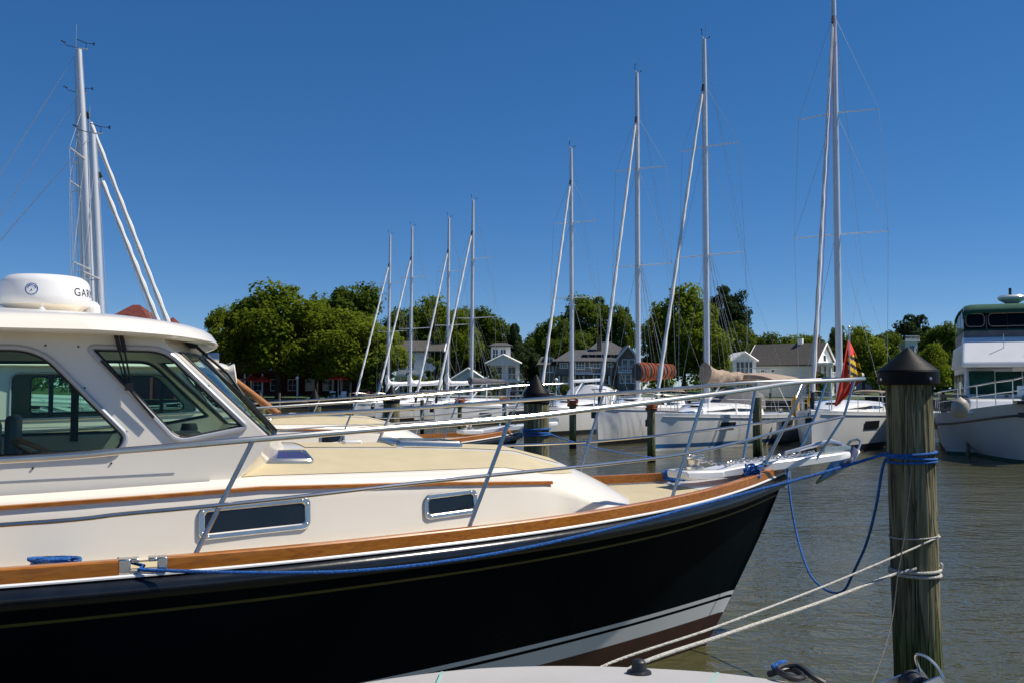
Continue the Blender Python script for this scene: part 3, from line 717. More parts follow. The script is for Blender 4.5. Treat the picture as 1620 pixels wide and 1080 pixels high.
# ------------------------------------------------------------------ the sister yacht in the next slip
sis = copy_tree(yacht, None, ('radar_dome', 'antenna_dome', 'deck_light', 'roof_horn'))
sis.location = YB + Vector((-2.42, 8.5, 0)); sis['label'] = 'similar cream cabined yacht berthed behind the foreground motor yacht'
MW[sis.name] = Matrix.Translation(sis.location) @ Matrix.Rotation(YA, 4, 'Z')
SM = MW[sis.name]
d_ = 14.6
a = W(335, 568, d_); mb = MB(); X = Matrix.Translation(a) @ Matrix.Rotation(rad(20), 4, 'Z') @ Matrix.Rotation(rad(90), 4, 'Y')
mb.lathe([(.04, -.12), (.085, -.09), (.10, 0), (.105, .10), (.09, .105), (.03, .09)], 18, X); mb.tube([a, a - Vector((-.05, 0, .22))], .025, 8); mb.build('searchlight', 'chrome', sis, world=True)
a = W(352, 594, d_); mb = MB(); X = Matrix.Translation(a) @ Matrix.Rotation(rad(15), 4, 'Z') @ Matrix.Rotation(rad(82), 4, 'Y')
mb.lathe([(.03, -.22), (.06, -.12), (.11, .02), (.15, .15), (.165, .19), (.15, .20), (.05, .10)], 20, X); mb.build('loudhailer', 'cream', sis, world=True)
mb = MB(); p0, p1 = W(372, 602, 14.9), W(441, 656, 14.4); mb.tube([p0, p0.lerp(p1, .5), p1], [.05, .055, .058], 12)
tag(mb.build('wooden_pole', 'pole', None), 'varnished wooden pole slanting down past the windscreen of the foreground yacht', 'pole')

# ------------------------------------------------------------------ pilings, lines, flag, ground tackle, the boat in front
def piling(label, base, top, r, cap=None, capr=None, group=None, name='piling', capmat='capblack', rimh=.1, coneh=.2):
    """base, top: world points of the axis; r radius"""
    base = Vector(base); top = Vector(top); ax = top - base
    t = thing(name, label, 'piling', base, 0, group)
    mb = MB(); n = 96 if r > .14 else 40; nz_ = 60 if r > .14 else 24; rows = []; grd = r > .14
    for i in range(nz_ + 1):
        c = ax * (i / nz_); row = []
        for k in range(n):
            a = 2 * math.pi * k / n; d = Vector((math.cos(a), math.sin(a), 0))
            rr = r * (1.03 - .05 * i / nz_) * (1 + .035 * noise.noise(Vector((d.x * 2.2, d.y * 2.2, c.z * .8)) + base) + .018 * noise.noise(Vector((d.x * 9, d.y * 9, c.z * .5)) + base))
            if grd: g_ = abs(noise.noise(Vector((d.x * 7.5, d.y * 7.5, c.z * .42)) + base * 1.7)); g2 = abs(noise.noise(Vector((d.x * 17, d.y * 17, c.z * .7)) + base * 2.3)); rr -= .0065 * max(0, 1 - g_ * 11) + .003 * max(0, 1 - g2 * 8)
            row.append(c + d * rr)
        rows.append(row)
    mb.grid(rows, closed=True); mb.f.append(tuple(nz_ * n + k for k in range(n))); mb.m.append(0)
    mb.build('post', 'pile', t, angle=60)
    if cap:
        mb = MB(); c = capr; rim = rimh
        mb.lathe([(c * .96, -rim), (c, -rim * .9), (c, 0), (c * .97, .012), (c * .5, coneh * .52), (c * .12, coneh * .93), (c * .04, coneh), (.002, coneh + .004)], 36, Matrix.Translation(ax))
        mb.build('cap', capmat, t, angle=25)
        for a in (-70, 60, 190):
            mb = MB(); mb.lathe([(.011, -.004), (.011, .005), (.004, .008)], 8, Matrix.Translation(ax + Vector((c * math.cos(rad(a)), c * math.sin(rad(a)), -rim * .55))) @ Matrix.Rotation(rad(a), 4, 'Z') @ Matrix.Rotation(rad(90), 4, 'Y'))
            mb.build('nail', 'alu', t)
    return t
PD = 6.4
pt = W(1436.5, 588, PD); pb = W(1457, 1180, PD); pb2 = pb + (pb - pt) * .25
piling('large weathered wooden piling with black cone cap nearest the camera', pb2, pt, .149, True, .197, rimh=.085, coneh=.165)
def pile_c(py): return W(lerp(1436.5, 1457, (py - 588) / (1180 - 588)), py, PD)
def wrap(mb, py, r, tilt=0.0, rr=.158, a0=0, a1=360, dy=0):
    c = pile_c(py); n = 40
    pts = [c + Vector((rr * math.cos(rad(lerp(a0, a1, i / n))), rr * math.sin(rad(lerp(a0, a1, i / n))), tilt * math.cos(rad(lerp(a0, a1, i / n))) + dy)) for i in range(n + 1)]
    mb.tube(pts, r, 8)
# mooring line along the yacht's side to the piling
pth = [(213, 900, 4.98), (300, 903, 5.02), (400, 905, 5.07), (550, 903, 5.16), (700, 888, 5.30), (850, 862, 5.48), (1000, 827, 5.68), (1100, 800, 5.83), (1200, 774, 5.99), (1290, 750, 6.12), (1345, 734, 6.20), (1405, 716, 6.26)]
mb = MB(); P = smooth_path([W(*p) for p in pth], 8); ck = YM @ Vector((-5.675, -(bhalf(-5.7) - .0), zsheer(-5.7) + .042)); P = [YM @ Vector((-5.8, -1.80, zsheer(-5.7) + .06)), ck] + P[1:]
mb.tube(P, .0095, 8); wrap(mb, 716, .0095, .012); wrap(mb, 723, .0095, -.008); wrap(mb, 729, .0085, .005)
tag(mb.build('mooring_line', 'blue_rope', None), 'blue rope stretched along the dark hull to the large capped piling', 'rope')
# slack bow line
bc = YM @ Vector((-.12, -.06, 1.60))
pth = [(1247, 760, 8.75), (1252, 800, 8.6), (1260, 842, 8.4), (1272, 885, 8.1), (1285, 913, 7.9), (1303, 930, 7.65), (1322, 937, 7.4), (1337, 931, 7.2), (1351, 903, 7.0), (1371, 858, 6.75), (1386, 800, 6.5), (1398, 733, 6.33)]
mb = MB(); mb.tube(smooth_path([YM @ Vector((-.5, -.25, 1.60)), bc, bc + Vector((.07, -.04, -.03))] + [W(*p) for p in pth] + [W(1412, 722, 6.24)], 7), .0095, 8)
tag(mb.build('mooring_line', 'blue_rope', None), 'slack blue rope drooping in a loop between the bow and the piling', 'rope')
# two white lines from the piling to the boat in front
WE = G(952, 1049, 1.12)
mb = MB(); mb.tube(smooth_path([W(1487, 848, 6.40), W(1480, 851, 6.29), W(1464, 858, 6.215), W(1440, 869, 6.19), W(1300, 928, 5.6), W(1130, 992, 4.7), WE + Vector((0, .02, -.02)), WE + Vector((-.12, -.1, -.12))], 8), .0062, 8); wrap(mb, 846, .0045, .012, .154)
tag(mb.build('white_line', 'white_rope', None), 'thinner upper white rope tied round the middle of the large piling', 'rope')
WE2 = G(1000, 1050, 1.12); mb = MB(); mb.tube(smooth_path([W(1450, 899, 6.23), W(1425, 905, 6.22), W(1400, 913, 6.15), W(1300, 951, 5.6), W(1150, 1002, 4.75), WE2 + Vector((0, .02, -.02)), WE2 + Vector((-.12, -.1, -.12))], 8), .0095, 8); wrap(mb, 899, .0105, .004); wrap(mb, 906, .0105, -.004)
k = W(1483, 897, 6.36)
for i in range(9): 
    a = rad(40 * i); mb.tube(smooth_path([k + Vector((.02 * math.cos(a), .02 * math.sin(a), -.025)), k + Vector((.035 * math.cos(a + 1), .03 * math.sin(a + 1), .01)), k + Vector((.01 * math.cos(a + 2), .02 * math.sin(a), .032))], 4), .008, 6)
tag(mb.build('white_line', 'white_rope', None), 'thick white rope knotted twice round the large piling, its lower line', 'rope')
# thin grey cord hanging from the blue wraps
mb = MB(); mb.tube(smooth_path([W(1441, 735, 6.22), W(1439, 770, 6.2), W(1430, 850, 6.12), W(1420, 910, 6.02), W(1412, 975, 5.9), W(1398, 1030, 5.6), W(1378, 1082, 5.2), W(1350, 1130, 4.9)], 8), .0042, 6)
tag(mb.build('cord', 'grey_cord', None), 'thin grey cord hanging slack down the face of the large piling', 'cord')
# ropes coiled on the yacht's foredeck and side deck
def coil(center, r, n, seed, label, ht=.09, squash=1.0):
    rnd = random.Random(seed); mb = MB(); pts = []
    for i in range(n * 10):
        a = 2 * math.pi * i / 10 + rnd.uniform(-.15, .15); q = i / (n * 10); rr = r * (1 - .45 * abs(math.sin(q * 9))) * rnd.uniform(.85, 1.1)
        pts.append(center + Vector((rr * math.cos(a) * squash, rr * math.sin(a), .012 + ht * (0.5 - .5 * math.cos(q * 12)) * rnd.uniform(.6, 1))))
    mb.tube(smooth_path(pts, 3), .0095, 6)
    return tag(mb.build('rope_coil', 'blue_rope', None), label, 'rope')
coil(YM @ Vector((-.95, .42, zdeck(-.95, .42) + .01)), .11, 9, 3, 'blue rope heap on the far side of the foredeck beside the chain', .10)
coil(YM @ Vector((-.55, -.26, zdeck(-.55, .26) + .02)), .08, 9, 4, 'blue rope heap tied on the bow cleat next to the teak rail', .15)
coil(YM @ Vector((-6.12, -1.74, zdeck(-6.1, 1.74) + .02)), .10, 6, 5, 'blue rope heap on the side deck aft of the chrome chock', .05, 1.4)
# anchor chain on the platform
ch = [Vector((-1.05, -.02, 1.70)), Vector((-.9, .06, 1.66)), Vector((-.72, -.06, 1.62)), Vector((-.5, .05, 1.635)), Vector((-.3, -.03, 1.655)), Vector((-.08, .04, 1.665)), Vector((.15, -.02, 1.68)), Vector((.35, 0, 1.70))]
cp = smooth_path(ch, 7); mb = MB()
for i, (p, q) in enumerate(zip(cp, cp[1:])):
    c = YM @ ((p + q) / 2); d = (YM.to_3x3() @ (q - p)).normalized(); s = d.cross(Vector((0, 0, 1))).normalized(); u2 = s if i % 2 else s.cross(d)
    mb.tube([c + d * (.026 * math.cos(a)) + u2 * (.014 * math.sin(a)) for a in [2 * math.pi * j / 12 for j in range(12)]], .0055, 6, closed=True)
tag(mb.build('anchor_chain', 'chrome', None), 'galvanised anchor chain lying along the white bow platform', 'chain')
mb = MB(); X = YM
for k_ in range(4):
    mb.tube([X @ Vector((-.86 + .09 * math.cos(a) * (1 - .1 * k_), .16 + .07 * math.sin(a), 1.63 + .022 * k_)) for a in [2 * math.pi * j / 20 for j in range(20)]], .007, 6, closed=True)
tag(mb.build('chain_pile', 'chrome', None), 'small heap of chain beside the windlass on the foredeck', 'chain')
# anchor on the roller
an = thing('anchor', 'steel plough anchor hung over the roller of the bow platform', 'anchor', YM @ Vector((.5, 0, 1.6)), YA); MW[an.name] = YM @ Matrix.Translation((.5, 0, 1.6)); AL = lambda u, v, z: (u - .58, -v, z - 1.6)
mb = MB(); mb.tube([AL(.10, 0, 1.70), AL(.30, 0, 1.735), AL(.52, 0, 1.775), AL(.64, 0, 1.79), AL(.74, 0, 1.765), AL(.86, 0, 1.71)], [.012, .014, .018, .022, .022, .018], 8, flat=1.3); mb.build('shank', 'alu', an)
mb = MB(); mb.grid([[AL(.86, -.16, 1.70), AL(.93, 0, 1.74), AL(.86, .16, 1.70)], [AL(.80, -.15, 1.60), AL(.88, 0, 1.62), AL(.80, .15, 1.60)], [AL(.66, -.10, 1.50), AL(.72, 0, 1.49), AL(.66, .10, 1.50)], [AL(.46, -.01, 1.40), AL(.47, 0, 1.39), AL(.46, .01, 1.40)]])
o_ = mb.build('fluke', 'alu', an, angle=20); sd_ = o_.modifiers.new('thick', 'SOLIDIFY'); sd_.thickness = .014
mb = MB(); mb.tube([AL(.88, -.10, 1.70), AL(.95, -.07, 1.79), AL(.97, 0, 1.81), AL(.95, .07, 1.79), AL(.88, .10, 1.70)], .012, 8); mb.build('roll_bar', 'alu', an)
# burgee flag on the pulpit
FD = 9.35
fl = thing('flag', 'red flag with yellow and black diagonal bands hanging limp at the bow rail', 'flag', W(1343, 640, FD)); 
mb = MB(); mb.tube([W(1345, 606, FD), W(1343, 520, FD)], .006, 8, mi=0); mb.lathe([(.002, -.012), (.012, -.006), (.014, .004), (.004, .014)], 10, Matrix.Translation(W(1343, 518, FD))); mb.build('staff', 'alu', fl, world=True)
Lf = [(0, 1341.5, 538), (.2, 1337, 562), (.4, 1333, 585), (.6, 1328, 604), (.8, 1324, 622), (1, 1321, 641)]
Rt = [(0, 1344, 539), (.2, 1354, 560), (.4, 1362, 584), (.52, 1365, 598), (.6, 1357, 606), (.8, 1346, 621), (1, 1323, 642)]
def rowpt(tab, t):
    for a, b in zip(tab, tab[1:]):
        if t <= b[0] + 1e-9: k = (t - a[0]) / (b[0] - a[0]); return lerp(a[1], b[1], k), lerp(a[2], b[2], k)
    return tab[-1][1:]
mb = MB(); rows = []; NR, NC = 48, 24
for i in range(NR + 1):
    t = i / NR; lx, ly = rowpt(Lf, t); rx, ry = rowpt(Rt, t); row = []
    for j in range(NC + 1):
        s = j / NC; p = W(lerp(lx, rx, s), lerp(ly, ry, s), FD + (.028 * math.sin(s * 8.5 + t * 3.2) + .012 * math.sin(s * 19 - t * 6)) * min(1, t * 4) + .20 * s); row.append(p)
    rows.append(row)
def fm(i, j):
    t = (i + .5) / NR; s = (j + .5) / NC; lx, ly = rowpt(Lf, t); rx, ry = rowpt(Rt, t); x = lerp(lx, rx, s); y = lerp(ly, ry, s)
    x0 = lerp(1338.5, 1344, (y - 562) / 40)
    if y < 561.5 - (x - 1341) * .05 or y > 597 or x < x0: return 0
    return 2 if ((y - 563) - .62 * (x - x0)) % 13.5 > 7.2 else 1
mb.grid(rows, mif=fm); o_ = mb.build('cloth', ['flagred', 'flagyellow', 'flagblack'], fl, world=True, angle=180); sd_ = o_.modifiers.new('thick', 'SOLIDIFY'); sd_.thickness = .004
mb = MB()
# more pilings
G1 = 'capped pilings between the slips'
def pile_at(px, d, top_py, w_px, label, cap=True, capw=None, cap_tip=None, rim=None, group=None, capmat='capblack', lean=0):
    r = w_px / 2 / F * d; t = W(px, top_py, d); b = Vector((t.x + lean, d, -1.2)); cr = (capw or w_px * 1.3) / 2 / F * d
    return piling(label, b, t, r, cap, cr, group, capmat=capmat, rimh=(rim or 8) / F * d, coneh=((top_py - cap_tip) / F * d if cap_tip else .2))
pile_at(848.5, 13.2, 622, 40, 'mid distance capped piling with a blue rope tied round it', True, 42, 592, 16, G1)
mb = MB()
for py, tl in ((678, .01), (683, -.012), (687, .006)):
    c = W(849, py, 13.2); mb.tube([c + Vector((.188 * math.cos(a), .188 * math.sin(a), tl * math.cos(a))) for a in [2 * math.pi * i / 30 for i in range(30)]], .013, 6, closed=True)
mb.tube(smooth_path([W(832, 682, 13.05), W(815, 690, 14.5), W(800, 699, 16.2)], 5), .012, 6)
mb.tube(smooth_path([W(866, 684, 13.2), W(900, 696, 15), W(950, 709, 18), W(1010, 720, 22), W(1030, 722, 24)], 5), .010, 6)
tag(mb.build('mooring_line', 'blue_rope', None), 'blue rope wound round the mid distance piling with a line to the sister yacht', 'rope')
pile_at(619.5, 21.5, 628, 26, 'grey green capped piling seen over the far yacht, left of the white sailboats', True, 27, 608, 9, G1)
pile_at(498, 25.5, 634, 20, 'capped piling in front of the dark trees, middle of the far row', True, 21.5, 614, 8, G1)
pile_at(411, 29, 634, 18, 'leftmost capped piling close to the wooden pole', True, 20, 618, 8, G1)
GP = 'uncapped pilings between the sailboats'
for px, d, ty, wp, lab in ((1030, 30, 640, 13, 'dark thin piling before the bow of the blue striped sailboat'), (1197.5, 32, 628, 14, 'thin piling standing before the stern windows of the blue striped sailboat'), (906, 37, 634, 11, 'thin piling right of the rope bound capped piling'),
    (798, 46, 632, 7, 'slim piling before the stern of the long low sailboat'), (727.5, 47, 632, 7, 'slim piling before the middle of the long low sailboat'), (668, 48, 632, 6.5, 'slim piling before the bow of the long low sailboat'), (1268, 44, 628, 9, 'slim piling between the two largest sailboats')):
    pile_at(px, d, ty, wp, lab, False, group=GP)
for px, d, py, lab in ((906, 37, 632, 'orange line looped over the thin piling beside the capped one'), (1030, 30, 636, 'red orange line looped on top of the dark thin piling'), (727.5, 47, 631, 'brown line looped over the middle slim piling'), (798, 46, 630, 'brown line looped over the slim piling near the stern')):
    c = W(px, py, d); mb = MB(); rr = 8 / F * d
    for k_ in range(4): mb.tube([c + Vector((rr * math.cos(a), rr * math.sin(a), -.07 * k_ + .04 * math.sin(a + k_))) for a in [2 * math.pi * i / 16 for i in range(16)]], .028, 6, closed=True)
    tag(mb.build('rope_loop', 'orange_cloth', None), lab, 'rope')
# ---- the white boat under the camera
fb = thing('white_boat', 'white deck edge of the boat cut off by the bottom of the picture', 'boat', (0, 2.5, 0))
edge = [G(px, py, 1.12) for px, py in ((380, 1120), (560, 1082), (690, 1063), (770, 1056), (850, 1053), (930, 1053), (1010, 1055.5), (1130, 1063), (1220, 1074), (1300, 1086), (1400, 1098))]
edge = smooth_path([Vector((-4.5, 2.2, 1.10)), Vector((-2.6, 3.05, 1.11))] + [Vector(p) for p in edge] + [Vector((1.72, 3.02, 1.12)), Vector((1.70, 2.85, 1.12))], 5)
back = [Vector((p.x - .5 * max(0, (p.x + 1)) * .35, p.y - 2.6 * min(1, max(.02, (1.85 - p.x) / 2.2)) ** .6, p.z)) for p in edge]
mb = MB(); rows = []
for f_ in (0, .06, .2, .5, .8, .94, 1): rows.append([p.lerp(q, f_) + Vector((0, 0, .05 * math.sin(math.pi * f_))) for p, q in zip(edge, back)])
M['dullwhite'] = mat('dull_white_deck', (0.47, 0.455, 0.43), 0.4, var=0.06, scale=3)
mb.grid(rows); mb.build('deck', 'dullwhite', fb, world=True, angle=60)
mb = MB(); rows = []
for dz, o in ((.0, 0), (-.006, .016), (-.02, .024), (-.05, .024), (-.06, .01), (-.4, -.03), (-.9, -.18), (-1.2, -.35)): rows.append([p + Vector((0, o, dz)) for p in edge])
mb.grid(rows); rows = []
for dz, o in ((.0, 0), (-.02, .02), (-.06, .02), (-.4, -.02), (-.9, -.12), (-1.2, -.3)): rows.append([p + Vector((0, -o, dz)) for p in back])
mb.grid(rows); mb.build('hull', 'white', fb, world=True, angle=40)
M['seafoam'] = mat('seafoam_joint', (0.30, 0.52, 0.46), 0.5)
for px0, py0, px1, py1 in ((700, 1063.5, 690, 1090), (1136, 1064.5, 1120, 1090)):
    mb = MB(); a, b = G(px0, py0, 1.13), G(px1, py1, 1.14); s = (b - a).normalized().cross(Vector((0, 0, 1))) * .006
    mb.add([a - s + Vector((0, 0, .006)), a + s + Vector((0, 0, .006)), b + s + Vector((0, 0, .012)), b - s + Vector((0, 0, .012))], [(0, 1, 2, 3)]); mb.build('deck_joint', 'seafoam', fb, world=True)
c = G(1011, 1064, 1.13); mb = MB(); mb.lathe([(.052, .0), (.05, .008), (.034, .012), (.032, .02), (.027, .048), (.018, .056), (.002, .058)], 24, Matrix.Translation(c)); mb.build('deck_vent', 'black', fb, world=True)
c = G(1243, 1073, 1.12); mb = MB(); pts = [c + Vector(v) for v in ((-.06, .03, .01), (-.03, .0, .03), (.03, .02, .035), (.06, -.03, .02), (.03, -.06, .02), (-.02, -.05, .03), (-.03, 0, .04), (.05, .02, .05), (.10, -.04, .02), (.14, -.06, .0))]
mb.tube(smooth_path(pts, 5), .013, 8); tag(mb.build('hose', 'black', None), 'black hose end lying on the deck edge at the bottom of the picture', 'hose')
mb = MB(); mb.tube([c + Vector((-.045, .02, .035)), c + Vector((-.01, .03, .05)), c + Vector((.012, .032, .052))], [.016, .018, .015], 10); tag(mb.build('hose_connector', 'blue_rope', None), 'bright blue plastic connector on the black hose at the bottom edge', 'connector')
# bow roller of that boat
BR = lambda px, py, d: W(px, py, d)
rl = thing('bow_roller', 'aluminium bow roller bracket with a wire hoop at the lower right', 'bow roller', W(1440, 1120, 3.5))
for (a, b, dd) in (((1385, 1082), (1458, 1057), 3.55), ((1440, 1090), (1487, 1069), 3.42)):
    mb = MB(); p0, p1 = W(*a, dd), W(*b, dd); dn = Vector((0, 0, -.09)); th = Vector((.0, .012, 0)); p2 = p1 + Vector((.035, 0, -.05))
    mb.add([p0, p1, p2, p2 + dn, p0 + dn, p0 + th, p1 + th, p2 + th, p2 + dn + th, p0 + dn + th], [(0, 1, 2, 3, 4), (5, 6, 7, 8, 9), (0, 1, 6, 5), (1, 2, 7, 6), (2, 3, 8, 7), (3, 4, 9, 8)])
    mb.build('side_plate', 'alu', rl, world=True, smooth=False)
mb = MB(); c = W(1450, 1084, 3.5); mb.lathe([(.03, -.05), (.045, -.045), (.03, 0), (.045, .045), (.03, .05)], 20, Matrix.Translation(c) @ Matrix.Rotation(rad(90), 4, 'X')); mb.build('roller', 'black', rl, world=True)
mb = MB(); mb.tube(smooth_path([W(1456, 1062, 3.53), W(1449, 1042, 3.53), W(1452, 1034, 3.5), W(1468, 1040, 3.47), W(1484, 1056, 3.44), W(1493, 1074, 3.42)], 6), .0055, 8); mb.build('wire_hoop', 'chrome', rl, world=True)

# ------------------------------------------------------------------ sailboats (local: x to the bow, y to port, z up, origin on the waterline under the mast)
def sailboat(label, px, d, top_py, axis, loa=11.5, J=4.3, beam=3.8, fb=1.25, boot='dark_boot', mast_r=.095, rake=0.0, furl=True, cover=None, hood=None, spread=2, sp_len=None, hullwin=(), topwin=True, boom=True, heel=0.0, redline=False, detail=True, group='sailboats moored in a row', boomz=None, frac=.87, base_py=None):
    """axis: unit (x, y) world direction from bow to stern"""
    X0 = W(px, 615, d); rz = math.atan2(-axis[1], -axis[0])
    t = thing('sailboat', label, 'sailboat', (X0.x, d, 0), rz, group)
    top = W(px, top_py, d).z
    B, S = J + .25, J + .25 - loa                  # bow and stern x
    def hb(x):
        q = (B - x) / loa
        return max(.02, beam / 2 * (min(1, (q / .55)) ** .62 if q < .55 else 1 - .14 * ((q - .55) / .45) ** 2) * (1 - .5 * max(0, .08 - q) / .08))
    def sheer(x): return fb + .22 * ((x - S) / loa) ** 2 - .02
    def hp(x, z, sg, off=0.0):
        s = sheer(x); tt = max(0, min(1, z / s)); q = (B - x) / loa
        w = hb(x) * lerp(.80 if q > .25 else lerp(.45, .80, q / .25), 1, tt ** .55)
        return Vector((x - (1 - tt) * .12 * max(0, 1 - q * 6), sg * (w + off), z))
    xs = [B - loa * (i / 30) ** 1.25 for i in range(31)]
    def band(name, z0f, z1f, m, n, par):
        mb = MB()
        for sg in (1, -1): mb.grid([[hp(x, lerp(z0f(x), z1f(x), i / n), sg) for x in xs] for i in range(n + 1)])
        mb.grid([[hp(S, lerp(z0f(S), z1f(S), i / n), s) for s in (1, -1)] for i in range(n + 1)])
        mb.grid([[hp(B, lerp(z0f(B), z1f(B), i / n), s) for s in (1, -1)] for i in range(n + 1)])
        return mb.build(name, m, par, angle=45)
    hull_ = band('hull', lambda x: .24, lambda x: sheer(x), 'boatwhite', 6, t)
    band('boot_stripe', lambda x: .08, lambda x: .24, boot, 2, hull_); band('underbody', lambda x: -.4, lambda x: .08, 'boatwhite' if boot != 'dark_boot' else 'dark_boot', 2, hull_)
    mb = MB()
    for sg in (1, -1): mb.tube([hp(x, sheer(x) - .13, sg, .012) for x in xs if x < B - .35], .018, 6)
    mb.build('rubbing_strake', 'greyframe', hull_)
    for (a, b, z0, z1) in hullwin:
        for sg in (1, -1):
            mb = MB(); n = 8; mb.grid([[hp(lerp(a, b, i / n), lerp(z0, z1, k_ / 4), sg, .03) for i in range(n + 1)] for k_ in range(5)]); mb.build('hull_window', 'darkglass', hull_)
    # deck and coachroof
    mb = MB(); mb.grid([[(x, hb(x) * (1 - 2 * j / 6), sheer(x) - .02 + .05 * (1 - (1 - 2 * j / 6) ** 2)) for j in range(7)] for x in xs]); mb.build('deck', 'white', t)
    cx0, cx1 = J * .55, -3.0
    def ch(x): k = (cx0 - x) / (cx0 - cx1); return .42 * min(1, k * 2.2) ** .8
    def cw(x): k = (cx0 - x) / (cx0 - cx1); return min(hb(x) - .45, beam * .31) * min(1, .35 + k * 1.8)
    cxs = [lerp(cx0, cx1, i / 16) for i in range(17)]
    mb = MB(); rows = []
    for x in cxs:
        w, h, z = cw(x), ch(x), sheer(x)
        rows.append([(x, -w, z), (x, -w * .93, z + h * .75), (x, -w * .84, z + h * .97), (x, -w * .4, z + h * 1.1), (x, 0, z + h * 1.14), (x, w * .4, z + h * 1.1), (x, w * .84, z + h * .97), (x, w * .93, z + h * .75), (x, w, z)])
    mb.grid(rows); mb.f.append(tuple(len(mb.v) - 9 + k for k in range(9))); mb.m.append(0)
    cr = mb.build('coachroof', 'white', t, angle=40)
    if topwin:
        for sg in (1, -1):
            mb = MB(); n = 8; rows = [[], []]
            for i in range(n + 1):
                x = lerp(cx0 - 1.1, cx1 + .7, i / n); w, h, z = cw(x), ch(x), sheer(x); e = .12 * math.sin(math.pi * i / n) + .03
                for r_, f_ in ((0, .45 - e), (1, .45 + e)): rows[r_].append((x, sg * (w * (1 - .07 * f_ / .75) + .012), z + h * f_))
            mb.grid(rows); mb.build('cabin_window', 'darkglass', cr)
        for x in (cx0 + .5, cx0 - 1.5):
            z = sheer(x) + (ch(x) * 1.14 if x < cx0 else .03); mb = MB(); mb.box((x - .25, -.25, z), (x + .25, .25, z + .04)); mb.build('deck_hatch', 'darkglass', cr)
    # spars
    mz0 = sheer(0) + ch(0) * 1.1
    R = lambda z: -rake * (z - mz0)
    mb = MB(); mb.tube([(R(z), 0, z) for z in (mz0 - .2, lerp(mz0, top, .5), lerp(mz0, top, .85), top)], [mast_r, mast_r, mast_r * .92, mast_r * .7], 12)
    ms = mb.build('mast', 'mast', t)
    mb = MB(); mb.tube([(R(top) - .1, 0, top + .02), (R(top) + .25, 0, top + .05)], .02, 6); mb.tube([(R(top) - .08, .04, top), (R(top) - .08, .04, top + .75)], .011, 5); mb.build('masthead_aerial', 'wire', ms)
    mb = MB(); mb.tube([(R(top) + .2, 0, top + .05), (R(top) + .2, 0, top + .22), (R(top) + .40, .08, top + .25)], .010, 5); mb.tube([(R(top) + .40, .08, top + .21), (R(top) + .40, .08, top + .29)], .022, 6); mb.tube([(R(top), 0, top + .04), (R(top) - .32, .05, top + .10), (R(top) - .42, .05, top + .2)], .010, 5); mb.tube([(R(top) - .46, .0, top + .2), (R(top) - .36, .1, top + .2)], .02, 6); mb.tube([(R(top) + .2, 0, top + .22), (R(top) - .05, -.15, top + .25)], .012, 5); mb.build('wind_vane', 'black', ms)
    sl_ = sp_len or beam * .38; sw = .35; tips = []
    hs = [.40, .70] if spread == 2 else ([.5] if spread == 1 else [.30, .52, .74])
    for i, f in enumerate(hs):
        z = lerp(mz0, top, f); L_ = sl_ * (1 - .14 * i)
        for sg in (1, -1):
            tip = Vector((R(z) - L_ * sw, sg * L_, z + .08)); mb = MB(); mb.tube([(R(z), sg * mast_r * .6, z), tip], [.045, .032], 6, flat=.6); mb.build('spreader', 'mast', t); tips.append((sg, tip))
    ftz = lerp(mz0, top, frac)
    wr = .0075
    for sg in (1, -1):
        cp_ = Vector((-.55, sg * (hb(-.5) - .12), sheer(0))); tp = [p for s, p in tips if s == sg]
        mb = MB(); mb.tube([cp_] + tp + [(R(ftz), sg * .05, ftz)], wr, 4); mb.build('cap_shroud', 'wire', t)
        mb = MB(); mb.tube([cp_ + Vector((.2, 0, 0)), (R(lerp(mz0, top, hs[0])), sg * .08, lerp(mz0, top, hs[0]) - .1)], wr, 4); mb.build('lower_shroud', 'wire', t)
        if len(tp) > 1: mb = MB(); mb.tube([tp[0], (R(lerp(mz0, top, hs[1])), sg * .08, lerp(mz0, top, hs[1]) - .1)], wr, 4); mb.build('diagonal_shroud', 'wire', t)
        mb = MB(); mb.tube([(S + .2, sg * hb(S) * .8, sheer(S)), (lerp(S, R(top), .35), sg * .1, lerp(sheer(S), top, .35)), (R(top), 0, top)], wr * .7, 4); mb.build('backstay', 'wire', t)
    b0 = Vector((B - .25, 0, sheer(B) + .15)); b1 = Vector((R(ftz) + mast_r, 0, ftz))
    if furl:
        mb = MB(); n = 60; pts = [b0.lerp(b1, i / n) + Vector((0, 0, -.6 * 0)) for i in range(n + 1)]
        rr = [(.03 if i in (0, n) else lerp(.085, .055, i / n) * (1 + .14 * math.sin(i * 1.35) + .05 * math.sin(i * .37))) for i in range(n + 1)]
        mb.tube(pts[2:-2], rr[2:-2], 8); mb.build('furled_jib', 'sail', t)
        mb = MB(); mb.tube([b0 + Vector((0, 0, -.1)), b0.lerp(b1, .015), b0.lerp(b1, .03)], [.07, .09, .05], 8); mb.tube([b1, b1.lerp(b0, .02)], .05, 6); mb.build('furling_drum', 'black', t)
    mb = MB(); mb.tube([b0, b1], .012, 5); mb.build('forestay', 'wire', t)
    if redline: mb = MB(); mb.tube([b0.lerp(b1, .02) + Vector((.1, .16, 0)), b1 + Vector((0, .12, 0))], .011, 4); mb.build('halyard', 'redline', t)
    # boom and mainsail
    bz = boomz or (mz0 + .95); bl = -(J * 1.05)
    if boom:
        mb = MB(); mb.tube([(-.1, 0, bz), (bl, 0, bz + .12)], .085, 10); bo = mb.build('boom', 'mast', t)
        mb = MB(); mb.tube([(-.1, 0, mz0 + .05), (-1.5, 0, bz - .06)], .045, 8); mb.build('boom_vang', 'mast', t)
